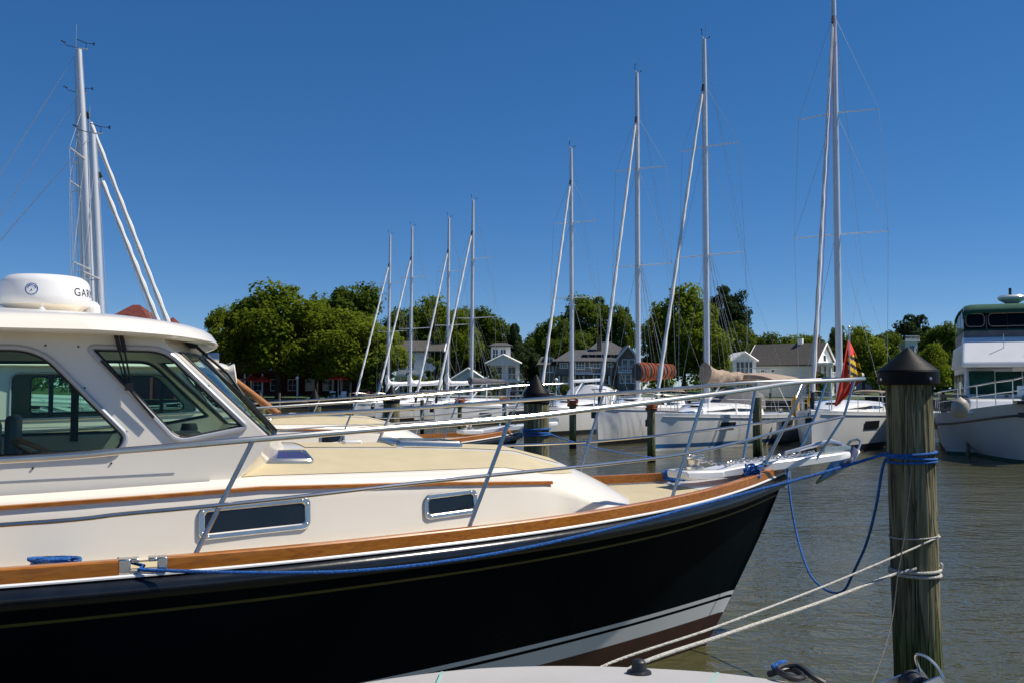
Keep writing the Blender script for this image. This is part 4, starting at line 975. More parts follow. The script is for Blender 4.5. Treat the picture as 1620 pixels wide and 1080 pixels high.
    if cover and cover[0] in ('tan', 'orange', 'cover'):
        for sg in (1, -1):
            for f_ in (.35, .6, .85): mb = MB(); mb.tube([(R(lerp(mz0, top, .45)), sg * .05, lerp(mz0, top, .45)), (bl * f_, sg * .12, bz + .1)], .0065, 4); mb.build('lazy_jack', 'wire', t)
    if detail:
        for dx, dy in ((-.14, .05), (.13, -.04)): mb = MB(); mb.tube([(R(top) + dx * .8, dy, top - .2), (dx * 1.6, dy * 2, mz0 + .1)], .008, 4); mb.build('halyard', 'wire', t)
    if cover:
        kind_, m_ = cover; mb = MB(); n = 40; rows = []
        for i in range(n + 1):
            q = i / n; x = lerp(.18, bl + .1, q); 
            if kind_ == 'tan': hgt = lerp(.86, .26, min(1, q * 1.1) ** .75) * (1 + .05 * math.sin(q * 21)); wd = lerp(.26, .14, q) * (1 + .12 * math.sin(q * 31 + 1)); zb = bz - .16 - .06 * math.sin(q * 6)
            elif kind_ == 'orange': hgt = lerp(.80, .56, q); wd = .24; zb = bz - .22 + .12 * q
            elif kind_ == 'flaked': hgt = .34 - .22 * math.sin(math.pi * min(1, q)) * .5 + (.5 * (1 - q * 9) if q < .11 else 0); wd = .16; zb = bz + .0 - .0
            else: hgt = lerp(.5, .25, q); wd = .17; zb = bz - .08
            row = []
            for k in range(14):
                a = 2 * math.pi * k / 14; nzv = (.06 if kind_ == 'tan' else .035) * noise.noise(Vector((x * 2 + math.cos(a) * 1.6, math.cos(a) * 3, math.sin(a) * 3 + d)))
                row.append((x, (wd + nzv) * math.sin(a), zb + hgt * .5 + .12 * q + (hgt * .5 + nzv) * math.cos(a)))
            rows.append(row)
        mb.grid(rows, closed=True); mb.f += [tuple(range(14)), tuple(len(mb.v) - 14 + k for k in range(14))]; mb.m += [0, 0]
        cv = mb.build('sail_cover' if kind_ != 'flaked' else 'lowered_sail', m_, t)
        if kind_ == 'orange':
            for i in range(13):
                q = (i + .4 + .25 * math.sin(i * 2.3)) / 13; x = lerp(.12, bl + .15, q); hgt = lerp(.80, .56, q); mb = MB()
                for dx in (0, .07): mb.tube([(x + dx + .05 * math.sin(a + i), .272 * math.sin(a), bz + hgt * .5 - .22 + .24 * q + (hgt * .5 + .04) * math.cos(a)) for a in [2 * math.pi * k / 16 for k in range(16)]], .026, 5, closed=True)
                mb.build('sail_tie', 'orange_cloth', cv)
    if detail and px > 800:
        for sg in (1, -1):
            mb = MB(); c = Vector((-2.4, sg * (hb(-2.4) + .13), sheer(-2.4) - .55)); mb.lathe([(.02, -.36), (.09, -.30), (.115, -.2), (.115, .2), (.09, .30), (.02, .36)], 12, Matrix.Translation(c)); mb.tube([c + Vector((0, 0, .34)), (-2.4, sg * (hb(-2.4) - .08), sheer(-2.4) + .6)], .01, 4); mb.build('fender', 'boatwhite', t)
        for sg in (1, -1):
            mb = MB(); x_ = -loa * .36; mb.lathe([(.10, 0), (.08, .05), (.065, .1), (.085, .18), (.03, .2)], 12, Matrix.Translation((x_, sg * (hb(x_) - .42), sheer(x_) + .05))); mb.build('winch', 'chrome', t)
    # lifelines and pulpits
    if detail:
        for sg in (1, -1):
            px_ = [B - .9 - (loa - 1.6) * i / 6 for i in range(7)]
            for x in px_: mb = MB(); mb.tube([(x, sg * (hb(x) - .08), sheer(x)), (x, sg * (hb(x) - .08), sheer(x) + .62)], .014, 5); mb.build('stanchion', 'alu', t)
            for h in (.34, .6): mb = MB(); mb.tube([(x, sg * (hb(x) - .08), sheer(x) + h) for x in px_], .008, 4); mb.build('lifeline', 'wire', t)
        mb = MB(); P = [(B - 1.0, hb(B - 1.0) - .08, 0), (B - 1.0, hb(B - 1.0) - .08, .62), (B - .1, .28, .68), (B + .1, .1, .68)]
        mb.tube([(a, b, c + sheer(B)) for a, b, c in P] + [(a, -b, c + sheer(B)) for a, b, c in P[::-1]], .018, 6); mb.build('pulpit', 'chrome', t)
        mb = MB(); mb.tube([(S + .9, hb(S) - .1, sheer(S)), (S + .9, hb(S) - .1, sheer(S) + .65), (S + .15, hb(S) - .15, sheer(S) + .65), (S + .1, 0, sheer(S) + .65), (S + .15, -hb(S) + .15, sheer(S) + .65), (S + .9, -hb(S) + .1, sheer(S) + .65), (S + .9, -hb(S) + .1, sheer(S))], .018, 6); mb.build('pushpit', 'chrome', t)
        mb = MB(); mb.tube([(B + .05, 0, sheer(B) - .05), (B + .3, 0, sheer(B) - .1), (B + .35, 0, sheer(B) - .3)], .035, 6); mb.box((B + .2, -.12, sheer(B) - .5), (B + .3, .12, sheer(B) - .25)); mb.build('bow_anchor', 'black', t)
    if hood:
        m_, x0, x1, z_, bim_ = hood; mb = MB(); rows = []; w = beam * (.40 if bim_ else .30); zb = sheer(x0); nk = 14
        prof_ = ((x0 + .12, z_ - .16), (x0, z_), (lerp(x0, x1, .5), z_ + .10), (x1, z_ + .02), (x1 - .12, z_ - .14)) if bim_ else ((x0 + .75, .30), (x0 + .35, z_ * .62), (x0, z_), (lerp(x0, x1, .5), z_ + .05), (x1, z_))
        for x, h in prof_:
            row = []
            for k in range(nk + 1):
                a = rad(180 * k / nk); y = -w * math.cos(a)
                row.append((x, y, zb + h - .26 * abs(math.cos(a)) ** 3) if bim_ else (x, y, zb + .25 + (h - .25) * math.sin(a) ** .45))
            rows.append(row)
        mb.grid(rows); ho = mb.build('canopy', m_, t); s_ = ho.modifiers.new('thick', 'SOLIDIFY'); s_.thickness = .02
        mb = MB()
        for x in (x0 - .05, x1 + .05):
            for sg in (1, -1): mb.tube([(lerp(x0, x1, .5), sg * w, zb + .1), (x, sg * w * .99, zb + z_ - .25)], .016, 5)
        mb.build('canopy_frame', 'alu', ho)
        if bim_:
            mb = MB(); rows = []
            for x, h in ((x0 + 1.5, .45), (x0 + .9, 1.0), (x0 + .5, 1.15)): rows.append([(x, -w * .85 * math.cos(rad(180 * k / nk)), zb + .25 + (h - .25) * math.sin(rad(180 * k / nk)) ** .45) for k in range(nk + 1)])
            mb.grid(rows); mb.build('spray_hood', 'mesh', t)
    return t
def ax(deg): return (math.sin(rad(deg)), math.cos(rad(deg)))
sA = sailboat('tallest masted sailboat, partly hidden by the red flag and the large piling', 1328, 38, -12, ax(30), 13.2, 4.9, 4.25, 1.35, mast_r=.135, rake=.008, sp_len=1.85, hullwin=((1.9, .55, .80, 1.10), (-3.4, -4.6, .75, 1.05)), redline=True, frac=.94)
sB = sailboat('white sailboat with a blue waterline stripe and tan sail cover', 1119, 39.3, 62, ax(37), 11.8, 4.5, 3.95, 1.22, boot='blue_boot', mast_r=.115, rake=.002, cover=('tan', 'tan_cloth'), sp_len=1.5, hullwin=((1.5, .55, .78, 1.0), (-3.1, -4.7, .72, .98), (-6.1, -6.7, .85, 1.05)), hood=('tan_cloth', -3.4, -6.9, 1.72, True))
sC = sailboat('white sailboat with orange ties round its dark furled mainsail', 1010, 43, 115, ax(29), 11.8, 4.4, 4.0, 1.42, mast_r=.11, rake=.004, cover=('orange', 'dark_cloth'), sp_len=1.45, hullwin=((1.3, -2.6, .55, .85),), frac=.86)
sD = sailboat('white sailboat with a bare white boom and pale spray hood', 905, 50, 235, ax(25), 11.3, 4.3, 3.8, 1.25, mast_r=.10, rake=-.003, sp_len=1.4, hood=('boatwhite', -2.0, -3.9, 1.25, False))
sE = sailboat('sailboat with dark grey mainsail cover and a tall mast, right end of the far four', 746, 62, 316, ax(27), 11.6, 4.4, 3.8, 1.2, mast_r=.105, rake=.012, cover=('cover', 'sail_grey'), hullwin=((1.2, 0, .6, .8), (-1.8, -4.2, .6, .85)), frac=.84)
sF = sailboat('far sailboat with a loosely lowered white mainsail, second from right of the far four', 708, 68, 344, ax(27), 11, 4.2, 3.7, 1.15, mast_r=.10, rake=.010, cover=('flaked', 'sail'), frac=.82)
sG = sailboat('far sailboat with white mainsail bundled on its boom, second from left of the far four', 649, 71, 358, ax(28), 11, 4.2, 3.7, 1.15, mast_r=.10, rake=.012, cover=('flaked', 'sail'), frac=.82)
sH = sailboat('farthest sailboat, its mast leftmost of the row before the big trees', 613.5, 75, 371, ax(28), 11, 4.2, 3.7, 1.15, mast_r=.10, rake=.016, cover=('flaked', 'sail'), frac=.82)
GL = 'sailboats with masts behind the cream yacht'
a2 = (-math.cos(YA), -math.sin(YA))
sailboat('sailboat with the tallest mast over the radar dome, jib rolled on its far right stay', 154.5, 27.5, 84, a2, 9.6, 3.0, 3.3, 1.0, mast_r=.125, rake=.066, boot='dark_boot', sp_len=1.15, group=GL, frac=.83, boomz=2.0)
sailboat('sailboat whose wind vane is second highest over the radar dome', 141, 31, 152, a2, 9.5, 3.0, 3.3, 1.0, mast_r=.12, rake=.048, sp_len=1.1, group=GL, furl=False, frac=.9, boomz=2.0)
sailboat('sailboat with the lowest mast over the radar dome, jib rolled on the nearer stay', 167.5, 24.3, 216, a2, 8.6, 2.3, 3.0, .95, mast_r=.11, rake=.060, sp_len=1.0, spread=1, group=GL, frac=.87, boomz=1.9)
# details near A and B
mb = MB(); c = W(1245, 690, 41); mb.tube([c + Vector((-.9, -.5, 0)), c + Vector((-.3, -.9, .1)), c + Vector((.5, -.7, .2)), c + Vector((1.2, .2, .2))], [.2, .32, .34, .3], 10); mb.tube([c + Vector((-.7, .7, 0)), c + Vector((.2, .9, .1)), c + Vector((1.1, .9, .2))], [.2, .3, .3], 10); mb.box(tuple(c + Vector((-.6, -.6, -.1))), tuple(c + Vector((1, .8, .05))))
tag(mb.build('inflatable_dinghy', 'sail_grey', None), 'grey inflatable dinghy behind the stern of the blue striped sailboat', 'dinghy')
c = W(1258, 642, 40); mb = MB(); mb.lathe([(.02, -.45), (.13, -.35), (.17, -.1), (.14, .2), (.06, .4), (.02, .5)], 14, Matrix.Translation(c)); tag(mb.build('buoy', 'brass', None), 'yellow buoy hanging at the stern of the blue striped sailboat', 'buoy')
c = W(1281, 635, 41); mb = MB(); mb.lathe([(.02, -.25), (.1, -.15), (.12, .1), (.05, .25)], 12, Matrix.Translation(c)); mb.tube([c + Vector((0, 0, .25)), c + Vector((.02, 0, 1.5))], .015, 5); tag(mb.build('marker_float', 'brass', None), 'small yellow float on a pole beside the larger yellow buoy', 'float')

# ------------------------------------------------------------------ trawler on the right, bow on
td = 29.0; tx = W(1627, 735, td)
tr = thing('trawler_yacht', 'white trawler yacht with green canvas flybridge enclosure at the right', 'trawler', (tx.x, td, 0), math.atan2(-1, -.40))
def th_(x):
    q = -x / 12.5; return max(.02, 2.35 * min(1, (q / .36)) ** .62 * (1 if q < .6 else 1 - .1 * (q - .6)))
def tsh(x): return 1.38 + .5 * max(0, 1 + x / 6) ** 1.5
def tp(x, z, sg, off=0): s = tsh(x); t_ = max(0, min(1, (z) / s)); q = -x / 12.5; return Vector((x - (1 - t_) * .75 * max(0, 1 - q * 4), sg * (th_(x) * lerp(.45 if q < .35 else .85, 1, t_ ** .8) + off), z))
xs = [-12.5 * (i / 34) ** 1.6 for i in range(35)]
def tband(name, f0, f1, m, n, par, off=0):
    mb = MB()
    for sg in (1, -1): mb.grid([[tp(x, lerp(f0(x), f1(x), i / n), sg, off) for x in xs] for i in range(n + 1)])
    mb.grid([[tp(-12.5, lerp(f0(-12.5), f1(-12.5), i / n), s) for s in (1, -1)] for i in range(n + 1)])
    return mb.build(name, m, par, angle=50)
M['trawlerhull'] = mat('shade_toned_topsides', (0.50, 0.51, 0.51), 0.35, var=0.08, scale=.8)  # white topsides greyed down, the shade on the bow put into their colour
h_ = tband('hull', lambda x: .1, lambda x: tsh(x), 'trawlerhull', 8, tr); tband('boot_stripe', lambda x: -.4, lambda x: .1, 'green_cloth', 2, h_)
mb = MB()
for sg in (1, -1): mb.tube([tp(x, tsh(x) - .38, sg, .02) for x in xs], .035, 6)
mb.build('rub_rail', 'dark_boot', h_)
mb = MB(); mb.grid([[(x, (th_(x) - .03) * (1 - 2 * j / 8), tsh(x) - .06) for j in range(9)] for x in xs]); mb.build('deck', 'white', tr)
# foredeck trunk, saloon, flybridge
def tbox(name, pts, w0, w1, m, par, bev=.06):
    """pts: side profile (x, z); w0 bottom half width, w1 top half width"""
    zs_ = [p[1] for p in pts]; z0, z1 = min(zs_), max(zs_); mb = MB(); n = len(pts); f = lambda z: lerp(w0, w1, (z - z0) / (z1 - z0))
    mb.add([(x, -f(z), z) for x, z in pts] + [(x, f(z), z) for x, z in pts], [tuple(range(n))[::-1], tuple(range(n, 2 * n))] + [(i, (i + 1) % n, n + (i + 1) % n, n + i) for i in range(n)])
    return mb.build(name, m, par, smooth=False, bevel=bev)
tbox('trunk_cabin', [(-1.9, 1.5), (-2.2, 1.95), (-4.4, 2.05), (-4.4, 1.4)], 1.55, 1.4, 'white', tr)
sa = tbox('saloon', [(-4.3, 1.35), (-4.75, 3.05), (-11.0, 3.1), (-11.0, 1.35)], 1.95, 1.85, 'white', tr)
for y0, y1 in ((-1.7, -.62), (-.55, .55), (.62, 1.7)):
    mb = MB(); mb.add([(-4.36 + .0, y0, 2.13), (-4.36, y1, 2.13), (-4.66, y1, 2.92), (-4.66, y0, 2.92)], [(0, 1, 2, 3)]); mb.v = [p + Vector((-.11 * (0 if p.z < 2.5 else .0) + (-.13 if p.z < 2.5 else -.03), 0, 0)) for p in mb.v]
    f_ = mb.build('windscreen_cover', 'green_cloth', sa); s_ = f_.modifiers.new('thick', 'SOLIDIFY'); s_.thickness = .1
for sg in (1, -1):
    for x0, x1 in ((-5.3, -6.8), (-7.0, -8.6), (-8.8, -10.4)):
        mb = MB(); mb.box((x1, sg * 1.9 - .03, 2.15), (x0, sg * 1.9 + .03, 2.85)); mb.build('saloon_window', 'darkglass', sa)
fbz = tbox('flybridge', [(-3.35, 3.05), (-3.30, 3.18), (-4.35, 4.12), (-4.7, 4.16), (-4.8, 3.9), (-9.5, 3.9), (-9.6, 3.05)], 2.12, 1.95, 'white', tr, .07)
mb = MB(); mb.box((-4.42, -1.9, 4.10), (-4.36, 1.9, 4.34)); mb.box((-9.2, -1.9, 3.9), (-4.4, -1.86, 4.34)); mb.box((-9.2, 1.86, 3.9), (-4.4, 1.9, 4.34)); mb.build('lower_screen', 'mesh', tr, smooth=False)
mb = MB(); 
for y in (-1.9, -.9, .0, .9, 1.9): mb.tube([(-4.53, y, 4.1), (-4.70, y * .98, 5.2)], .022, 6)
for x in (-6.2, -7.8, -9.2):
    for y in (-1.88, 1.88): mb.tube([(x, y, 3.9), (x, y * .97, 5.25)], .02, 6)
bim = mb.build('canopy_frame', 'alu', tr)
mb = MB(); rows = []
for x, h in ((-4.50, 4.98), (-4.58, 5.14), (-4.75, 5.26), (-5.5, 5.36), (-7.2, 5.38), (-9.0, 5.28), (-9.25, 5.12)):
    rows.append([(x, 1.93 * math.sin(rad(-90 + 180 * k / 14)) , h - .22 * abs(math.sin(rad(-90 + 180 * k / 14))) ** 14) for k in range(15)])
mb.grid(rows); o_ = mb.build('canopy', 'green_cloth', tr); s_ = o_.modifiers.new('thick', 'SOLIDIFY'); s_.thickness = .03
mb = MB(); mb.box((-4.50, -1.9, 4.33), (-4.44, 1.9, 4.40)); mb.box((-9.2, -1.93, 4.33), (-4.44, -1.89, 4.40)); mb.box((-9.2, 1.89, 4.33), (-4.44, 1.93, 4.40)); mb.build('canopy_skirt', 'green_cloth', tr, smooth=False)
for y0, y1 in ((-1.85, -.93), (-.87, .87), (.93, 1.85)):
    mb = MB(); mb.add([(-4.47, y0, 4.41), (-4.47, y1, 4.41), (-4.60, y1 * .98, 5.02), (-4.60, y0 * .98, 5.02)], [(0, 1, 2, 3)]); pn = mb.build('front_panel', 'vinyl', tr, smooth=False)
    lp = rrect(y0 + .06, y1 - .06, 4.50, 4.96, .16); mb = MB(); mb.tube([(-4.455 - .13 * (b - 4.41) / .61, a, b) for a, b in lp], .018, 6, closed=True); mb.build('panel_zip', 'tan_cloth', pn)
for sg in (1, -1):
    for x0, x1 in ((-4.6, -6.1), (-6.3, -7.7), (-7.9, -9.1)):
        mb = MB(); mb.add([(x0, sg * 1.90, 4.38), (x1, sg * 1.90, 4.38), (x1, sg * 1.86, 5.10), (x0, sg * 1.86, 5.10)], [(0, 1, 2, 3)]); mb.build('side_panel', 'vinyl', tr, smooth=False)
mb = MB(); mb.box((-9.24, -1.85, 3.9), (-9.2, 1.85, 5.1)); mb.box((-9.2, -1.84, 3.95), (-4.6, 1.84, 4.0)); mb.build('rear_curtain', 'mesh', tr, smooth=False)
mb = MB(); mb.lathe([(.2, -.06), (.30, 0), (.46, .1), (.48, .17), (.42, .24), (.1, .27)], 24, Matrix.Translation((-6.4, .35, 5.48))); rd_ = mb.build('radar_dome', 'white', tr)
mb = MB(); mb.tube([(-6.4, .3, 5.75), (-6.4, .3, 6.0)], .05, 8); mb.build('mast_light', 'black', rd_)
mb = MB(); X = Matrix.Translation((-6.6, 1.75, 5.6)) @ Matrix.Rotation(rad(80), 4, 'Y'); mb.lathe([(.02, 0), (.20, .05), (.24, .12), (.22, .13), (.03, .06)], 18, X); mb.tube([(-6.6, 1.6, 5.3), (-6.6, 1.6, 5.65)], .03, 6); mb.build('speaker_horn', 'white', tr)
mb = MB(); mb.tube([(-3.9, -.2, 3.2), (-3.9, -.2, 4.2)], .012, 5); mb.tube([(-3.9, 1.0, 4.15), (-3.9, 1.0, 4.3)], .06, 8); mb.build('deck_aerial', 'alu', tr)
mb = MB(); mb.box((-4.62, .1, 2.92), (-4.5, .55, 3.07)); mb.build('nav_light', 'cream', tr, bevel=.02)
# bow rail
rp_ = [(x, th_(x) - .1, tsh(x) + .75 - .02 * x * 0) for x in (-7.5, -6, -4.5, -3, -1.8, -.9, -.3)]
P = rp_ + [(.25, 0, tsh(0) + .80)] + [(a, -b, c) for a, b, c in rp_[::-1]]
mb = MB(); mb.tube(smooth_path(P, 4), .025, 8); mb.build('bow_rail', 'chrome', tr)
P = [(a, b, c - .36) for a, b, c in rp_] + [(.1, 0, tsh(0) + .42)] + [(a, -b, c - .36) for a, b, c in rp_[::-1]]
mb = MB(); mb.tube(smooth_path(P, 4), .014, 6); mb.build('mid_rail', 'chrome', tr)
for x, y, z in rp_:
    for sg in (1, -1): mb = MB(); mb.tube([(x, sg * y, tsh(x) - .05), (x, sg * y, z)], .018, 6); mb.build('rail_post', 'chrome', tr)
mb = MB(); mb.box((-2.9, .2, 1.9), (-2.0, 1.2, 2.12)); tag(mb.build('hatch_cover', 'green_cloth', tr, bevel=.05), None, None) if False else mb.build('hatch_cover', 'green_cloth', tr, bevel=.05)
mb = MB(); mb.box((-3.3, .1, 2.05), (-3.22, 1.1, 2.42)); mb.build('deck_seat', 'white', tr, bevel=.03)
mb = MB(); mb.box((-.5, -.3, 1.85), (.35, .3, 1.95)); mb.tube([(.1, 0, 1.95), (.55, 0, 1.85), (.6, 0, 1.5)], .05, 8); mb.box((.5, -.3, 1.45), (.6, .3, 1.6)); mb.build('bow_anchor', 'black', tr)
trM = MW[tr.name]
c = W(1519, 646, 28.3); mb = MB(); mb.lathe([(.03, .36), (.06, .32), (.17, .26), (.24, .15), (.255, 0), (.23, -.13), (.15, -.23), (.02, -.28)], 20, Matrix.Translation(c)); mb.tube([c + Vector((0, 0, .42)), c + Vector((.15, .3, .8))], .015, 5)
tag(mb.build('fender', 'fender', None), 'buff round fender hanging at the bow of the trawler', 'fender')
# pier behind the trawler
pier = thing('pier', 'weathered wooden pier with handrail between the large piling and the trawler', 'pier', W(1480, 640, 36) * Vector((1, 1, 0)) if False else (W(1480, 640, 36).x, 36, 0))
px0 = W(1470, 640, 36).x
mb = MB()
for i in range(24): mb.box((px0 + .02, 33 + .3 * i, .98), (px0 + 1.6, 33.26 + .3 * i, 1.03))
mb.box((px0 + .1, 33, .80), (px0 + .25, 40.2, .979)); mb.box((px0 + 1.35, 33, .80), (px0 + 1.5, 40.2, .979)); mb.build('walkway', 'dockwood', pier, world=True, smooth=False)
for i in range(5):
    for x in (px0 + .05, px0 + 1.5): mb = MB(); mb.tube([(x, 33.1 + 1.7 * i, -1), (x, 33.1 + 1.7 * i, 2.05)], .07, 10); mb.build('pier_post', 'dockwood', pier, world=True)
for x in (px0 + .05, px0 + 1.5):
    for z in (1.5, 2.0): mb = MB(); mb.box((x - .08, 33, z), (x - .04, 40.2, z + .09)); mb.build('handrail', 'dockwood', pier, world=True, smooth=False)

for o in tr.children:
    if o.name.split('.')[0] in ('flybridge', 'lower_screen', 'canopy_frame', 'canopy', 'canopy_skirt', 'front_panel', 'side_panel', 'rear_curtain', 'saloon'):
        for p in [o] + list(o.children):
            for v in p.data.vertices: v.co.y *= .74

# ------------------------------------------------------------------ far shore: ground, bulkhead, houses, trees
SY = 114.0
mb = MB(); ys = [-300, SY + .3, SY + .31, 122, 135, 160, 220, 400, 900, 2500, 6000]; zs = [-3, -3, .85, 1.0, 1.5, 2.2, 2.6, 2.6, 2.6, 2.6, 2.6]
xs_ = [-5000, -1500, -500] + [-300 + 20 * i for i in range(31)] + [500, 1500, 5000]
mb.grid([[(x, y, z + (.35 * noise.noise(Vector((x * .03, y * .03, 0))) if z > 1 else 0)) for x in xs_] for y, z in zip(ys, zs)])
kind(mb.build('ground', 'grass', None, org=(0, 0, 0), fix=False), 'structure')
bulk = thing('bulkhead', 'dark timber bulkhead wall along the far shore', 'sea wall', (0, SY, 0))
mb = MB(); mb.box((-300, SY, -1.5), (300, SY + .25, .95)); mb.build('wall', 'bulkhead', bulk, world=True, smooth=False)
mb = MB(); mb.box((-300, SY - .12, .95), (300, SY + .4, 1.08)); mb.build('cap_board', 'dockwood', bulk, world=True, smooth=False)
S_ = lambda d: d / F
class House:
    def __init__(s, name, label, px, d, rz=0, zb=1.2, cat='house'):
        s.d = d; s.zb = zb; s.k = d / F; s.t = thing(name, label, cat, (W(px, 615, d).x, d, zb), rz, None); s.walln = {}
    def wall(s, x0, x1, y0, y1, z0, z1, m, name='wall', par=None):
        mb = MB(); mb.box((x0, y0, z0), (x1, y1, z1)); return mb.build(name, m, par or s.t, smooth=False)
    def gable(s, x0, x1, y0, y1, z0, zr, m, axis='x', ov=.4, wallm=None, hip=0, trim=True):
        """roof; axis: direction of the ridge"""
        th = .16; mb = MB()
        if axis == 'x':
            ym = (y0 + y1) / 2; f = lambda a, b, c: (a, b, c); A0, A1, B0, B1 = x0, x1, y0, y1
        else: f = lambda a, b, c: (b, a, c); A0, A1, B0, B1 = y0, y1, x0, x1
        bm_ = (B0 + B1) / 2; sl = (zr - z0) / ((B1 - B0) / 2); e = z0 - ov * sl; a0, a1 = A0 - ov, A1 + ov; b0, b1 = B0 - ov, B1 + ov
        for (p, q) in ((b0, bm_), (b1, bm_)):
            V = [f(a0, p, e), f(a1, p, e), f(a1 - hip, q, zr), f(a0 + hip, q, zr)]; V += [(a, b, c + th) for a, b, c in V]
            mb.add(V, [(0, 1, 2, 3), (4, 7, 6, 5), (0, 4, 5, 1), (1, 5, 6, 2), (2, 6, 7, 3), (3, 7, 4, 0)])
        if hip:
            for (p, q) in ((a0, a0 + hip), (a1, a1 - hip)): V = [f(p, b0, e), f(p, b1, e), f(q, bm_, zr)]; V += [(a, b, c + th) for a, b, c in V]; mb.add(V, [(0, 1, 2), (3, 5, 4), (0, 3, 4, 1), (1, 4, 5, 2), (2, 5, 3, 0)])
        r = mb.build('roof', m, s.t, smooth=False)
        if wallm and not hip:
            for a in (A0 + .002, A1 - .002): mb = MB(); mb.add([f(a, B0, z0), f(a, B1, z0), f(a, bm_, zr - .02)], [(0, 1, 2)]); mb.build('gable_wall', wallm, s.t, smooth=False)
        if trim and not hip:
            for a in (a0 - .04, a1 + .04):
                mb = MB()
                for p in (b0, b1): mb.tube([f(a, p, e + .06), f(a, bm_, zr + .06)], .13, 4)
                mb.build('rake_board', 'trim', r, smooth=False)
        return r
    def win(s, x, z, w, h, y, nx=2, nz=2, side=None, pane='housepane'):
        """window centred at x, z on the face y (facing -y), or on the face x=side (facing +x/-x) when side is 1/-1 and x is then y"""
        if side is None: f = lambda a, b, o: (x + a, y - o, z + b)
        else: f = lambda a, b, o: (y + side * o, x + a, z + b)
        def bx(mb, a0, a1, b0, b1, o0, o1):
            V = [f(a, b, o) for b in (b0, b1) for o in (o0, o1) for a in (a0, a1)]
            mb.add(V, [(0, 2, 3, 1), (4, 5, 7, 6), (0, 1, 5, 4), (2, 6, 7, 3), (0, 4, 6, 2), (1, 3, 7, 5)])
        mb = MB(); t = .10
        bx(mb, -w / 2 - t, -w / 2, -h / 2 - t, h / 2 + t, -.02, .06); bx(mb, w / 2, w / 2 + t, -h / 2 - t, h / 2 + t, -.02, .06); bx(mb, -w / 2, w / 2, h / 2, h / 2 + t, -.02, .06); bx(mb, -w / 2, w / 2, -h / 2 - t, -h / 2, -.02, .06)
        for i in range(1, nx): a = -w / 2 + w * i / nx; bx(mb, a - .03, a + .03, -h / 2, h / 2, -.02, .045)
        for i in range(1, nz): b = -h / 2 + h * i / nz; bx(mb, -w / 2, w / 2, b - .025, b + .025, -.018, .043)
        fr = mb.build('window', 'trim', s.t, smooth=False)
        mb = MB(); V = [f(-w / 2, -h / 2, .015), f(w / 2, -h / 2, .015), f(w / 2, h / 2, .015), f(-w / 2, h / 2, .015)]; mb.add(V, [(0, 1, 2, 3)]); mb.build('pane', pane, fr, smooth=False)
    def rail(s, x0, x1, y, z0, h=.95):
        mb = MB(); mb.box((x0, y - .04, z0 + h - .08), (x1, y + .04, z0 + h)); mb.box((x0, y - .03, z0 + .1), (x1, y + .03, z0 + .16)); n = max(2, int((x1 - x0) / .22))
        for i in range(n + 1): x = lerp(x0, x1, i / n); mb.box((x - .02, y - .02, z0), (x + .02, y + .02, z0 + h))
        mb.build('railing', 'trim', s.t, smooth=False)
    def col(s, x, y, z0, z1, r=.14): mb = MB(); mb.box((x - r, y - r, z0), (x + r, y + r, z1)); mb.build('column', 'trim', s.t, smooth=False)
    def slab(s, x0, x1, y0, y1, z0, z1, m='trim', name='deck'): mb = MB(); mb.box((x0, y0, z0), (x1, y1, z1)); mb.build(name, m, s.t, smooth=False)
# white house with balcony, half hidden between the trees and masts
h = House('house', 'white house with tall upper windows and a balcony behind the far masts', 646, 128)
h.wall(-1.6, 2.4, 0, 8, 0, 6.2, 'sidingwhite'); h.gable(-1.6, 4.4, 0, 8, 6.2, 7.6, 'rooftan', 'x', wallm='sidingwhite')
h.wall(2.4, 4.4, .6, 8, 0, 4.6, 'sidingwhite', 'side_wing')
for x in (-.8, .35): h.win(x, 4.7, .8, 2.0, 0, 1, 2)
for x in (-.6, 1.2): h.win(x, 1.5, 1.0, 1.6, 0)
h.slab(-1.7, 2.5, -1.2, 0, 2.75, 2.95, 'trim', 'balcony'); h.rail(-1.7, 2.5, -1.15, 2.95)
for x in (-1.6, 2.4): h.col(x, -1.1, 0, 2.75)
# cottage with open gable porch
h = House('cottage', 'low white cottage with an open gabled porch left of the three storey white house', 741, 121)
h.wall(-2.2, 2.2, 2.0, 9, 0, 2.3, 'sidinggrey'); h.gable(-2.2, 2.2, -.2, 9, 2.3, 3.7, 'rooftan', 'y', .3, wallm='sidinggrey')
for x in (-2.0, -.65, .65, 2.0): h.col(x, 0, 0, 2.25, .10)
h.slab(-2.3, 2.3, -.1, .15, 2.05, 2.3, 'trim', 'beam'); h.win(-1.1, 1.2, .9, 1.6, 2.0); h.win(1.1, 1.2, .9, 1.6, 2.0)
# three storey white house with columned porches
h = House('house', 'three storey white house with columned porch and top floor cupola', 797, 130)
k = h.k
h.wall(-1.9, 2.0, 1.6, 9, 0, 4.6, 'sidingwhite'); h.gable(-2.3, 2.2, -.3, 5, 4.65, 5.75, 'trim', 'y', .25, wallm='sidingwhite')
h.wall(-1.8, .9, 2.2, 7, 4.6, 7.0, 'sidingwhite', 'cupola'); h.gable(-1.9, 1.0, 2.1, 7.1, 7.0, 7.5, 'roofgrey', 'x', .3, hip=1.0)
for x in (-1.2, -.1): h.win(x, 5.95, .7, 1.3, 2.2)
h.slab(-2.2, 2.6, -.6, 1.6, 2.05, 2.3, 'trim', 'balcony'); h.rail(-1.9, 2.5, -.5, 2.3, .9)
h.slab(-2.2, 2.2, -.2, .1, 4.35, 4.65, 'trim', 'beam')
for x in (.35, 2.0): h.col(x, -.1, 2.3, 4.4, .16)
for x in (-1.9, .5, 1.9): h.col(x, -.4, 0, 2.05, .15)
for x, w in ((-.9, 1.2), (1.1, 1.0)): h.win(x, 3.3, w, 1.7, 1.6, 2, 1); 
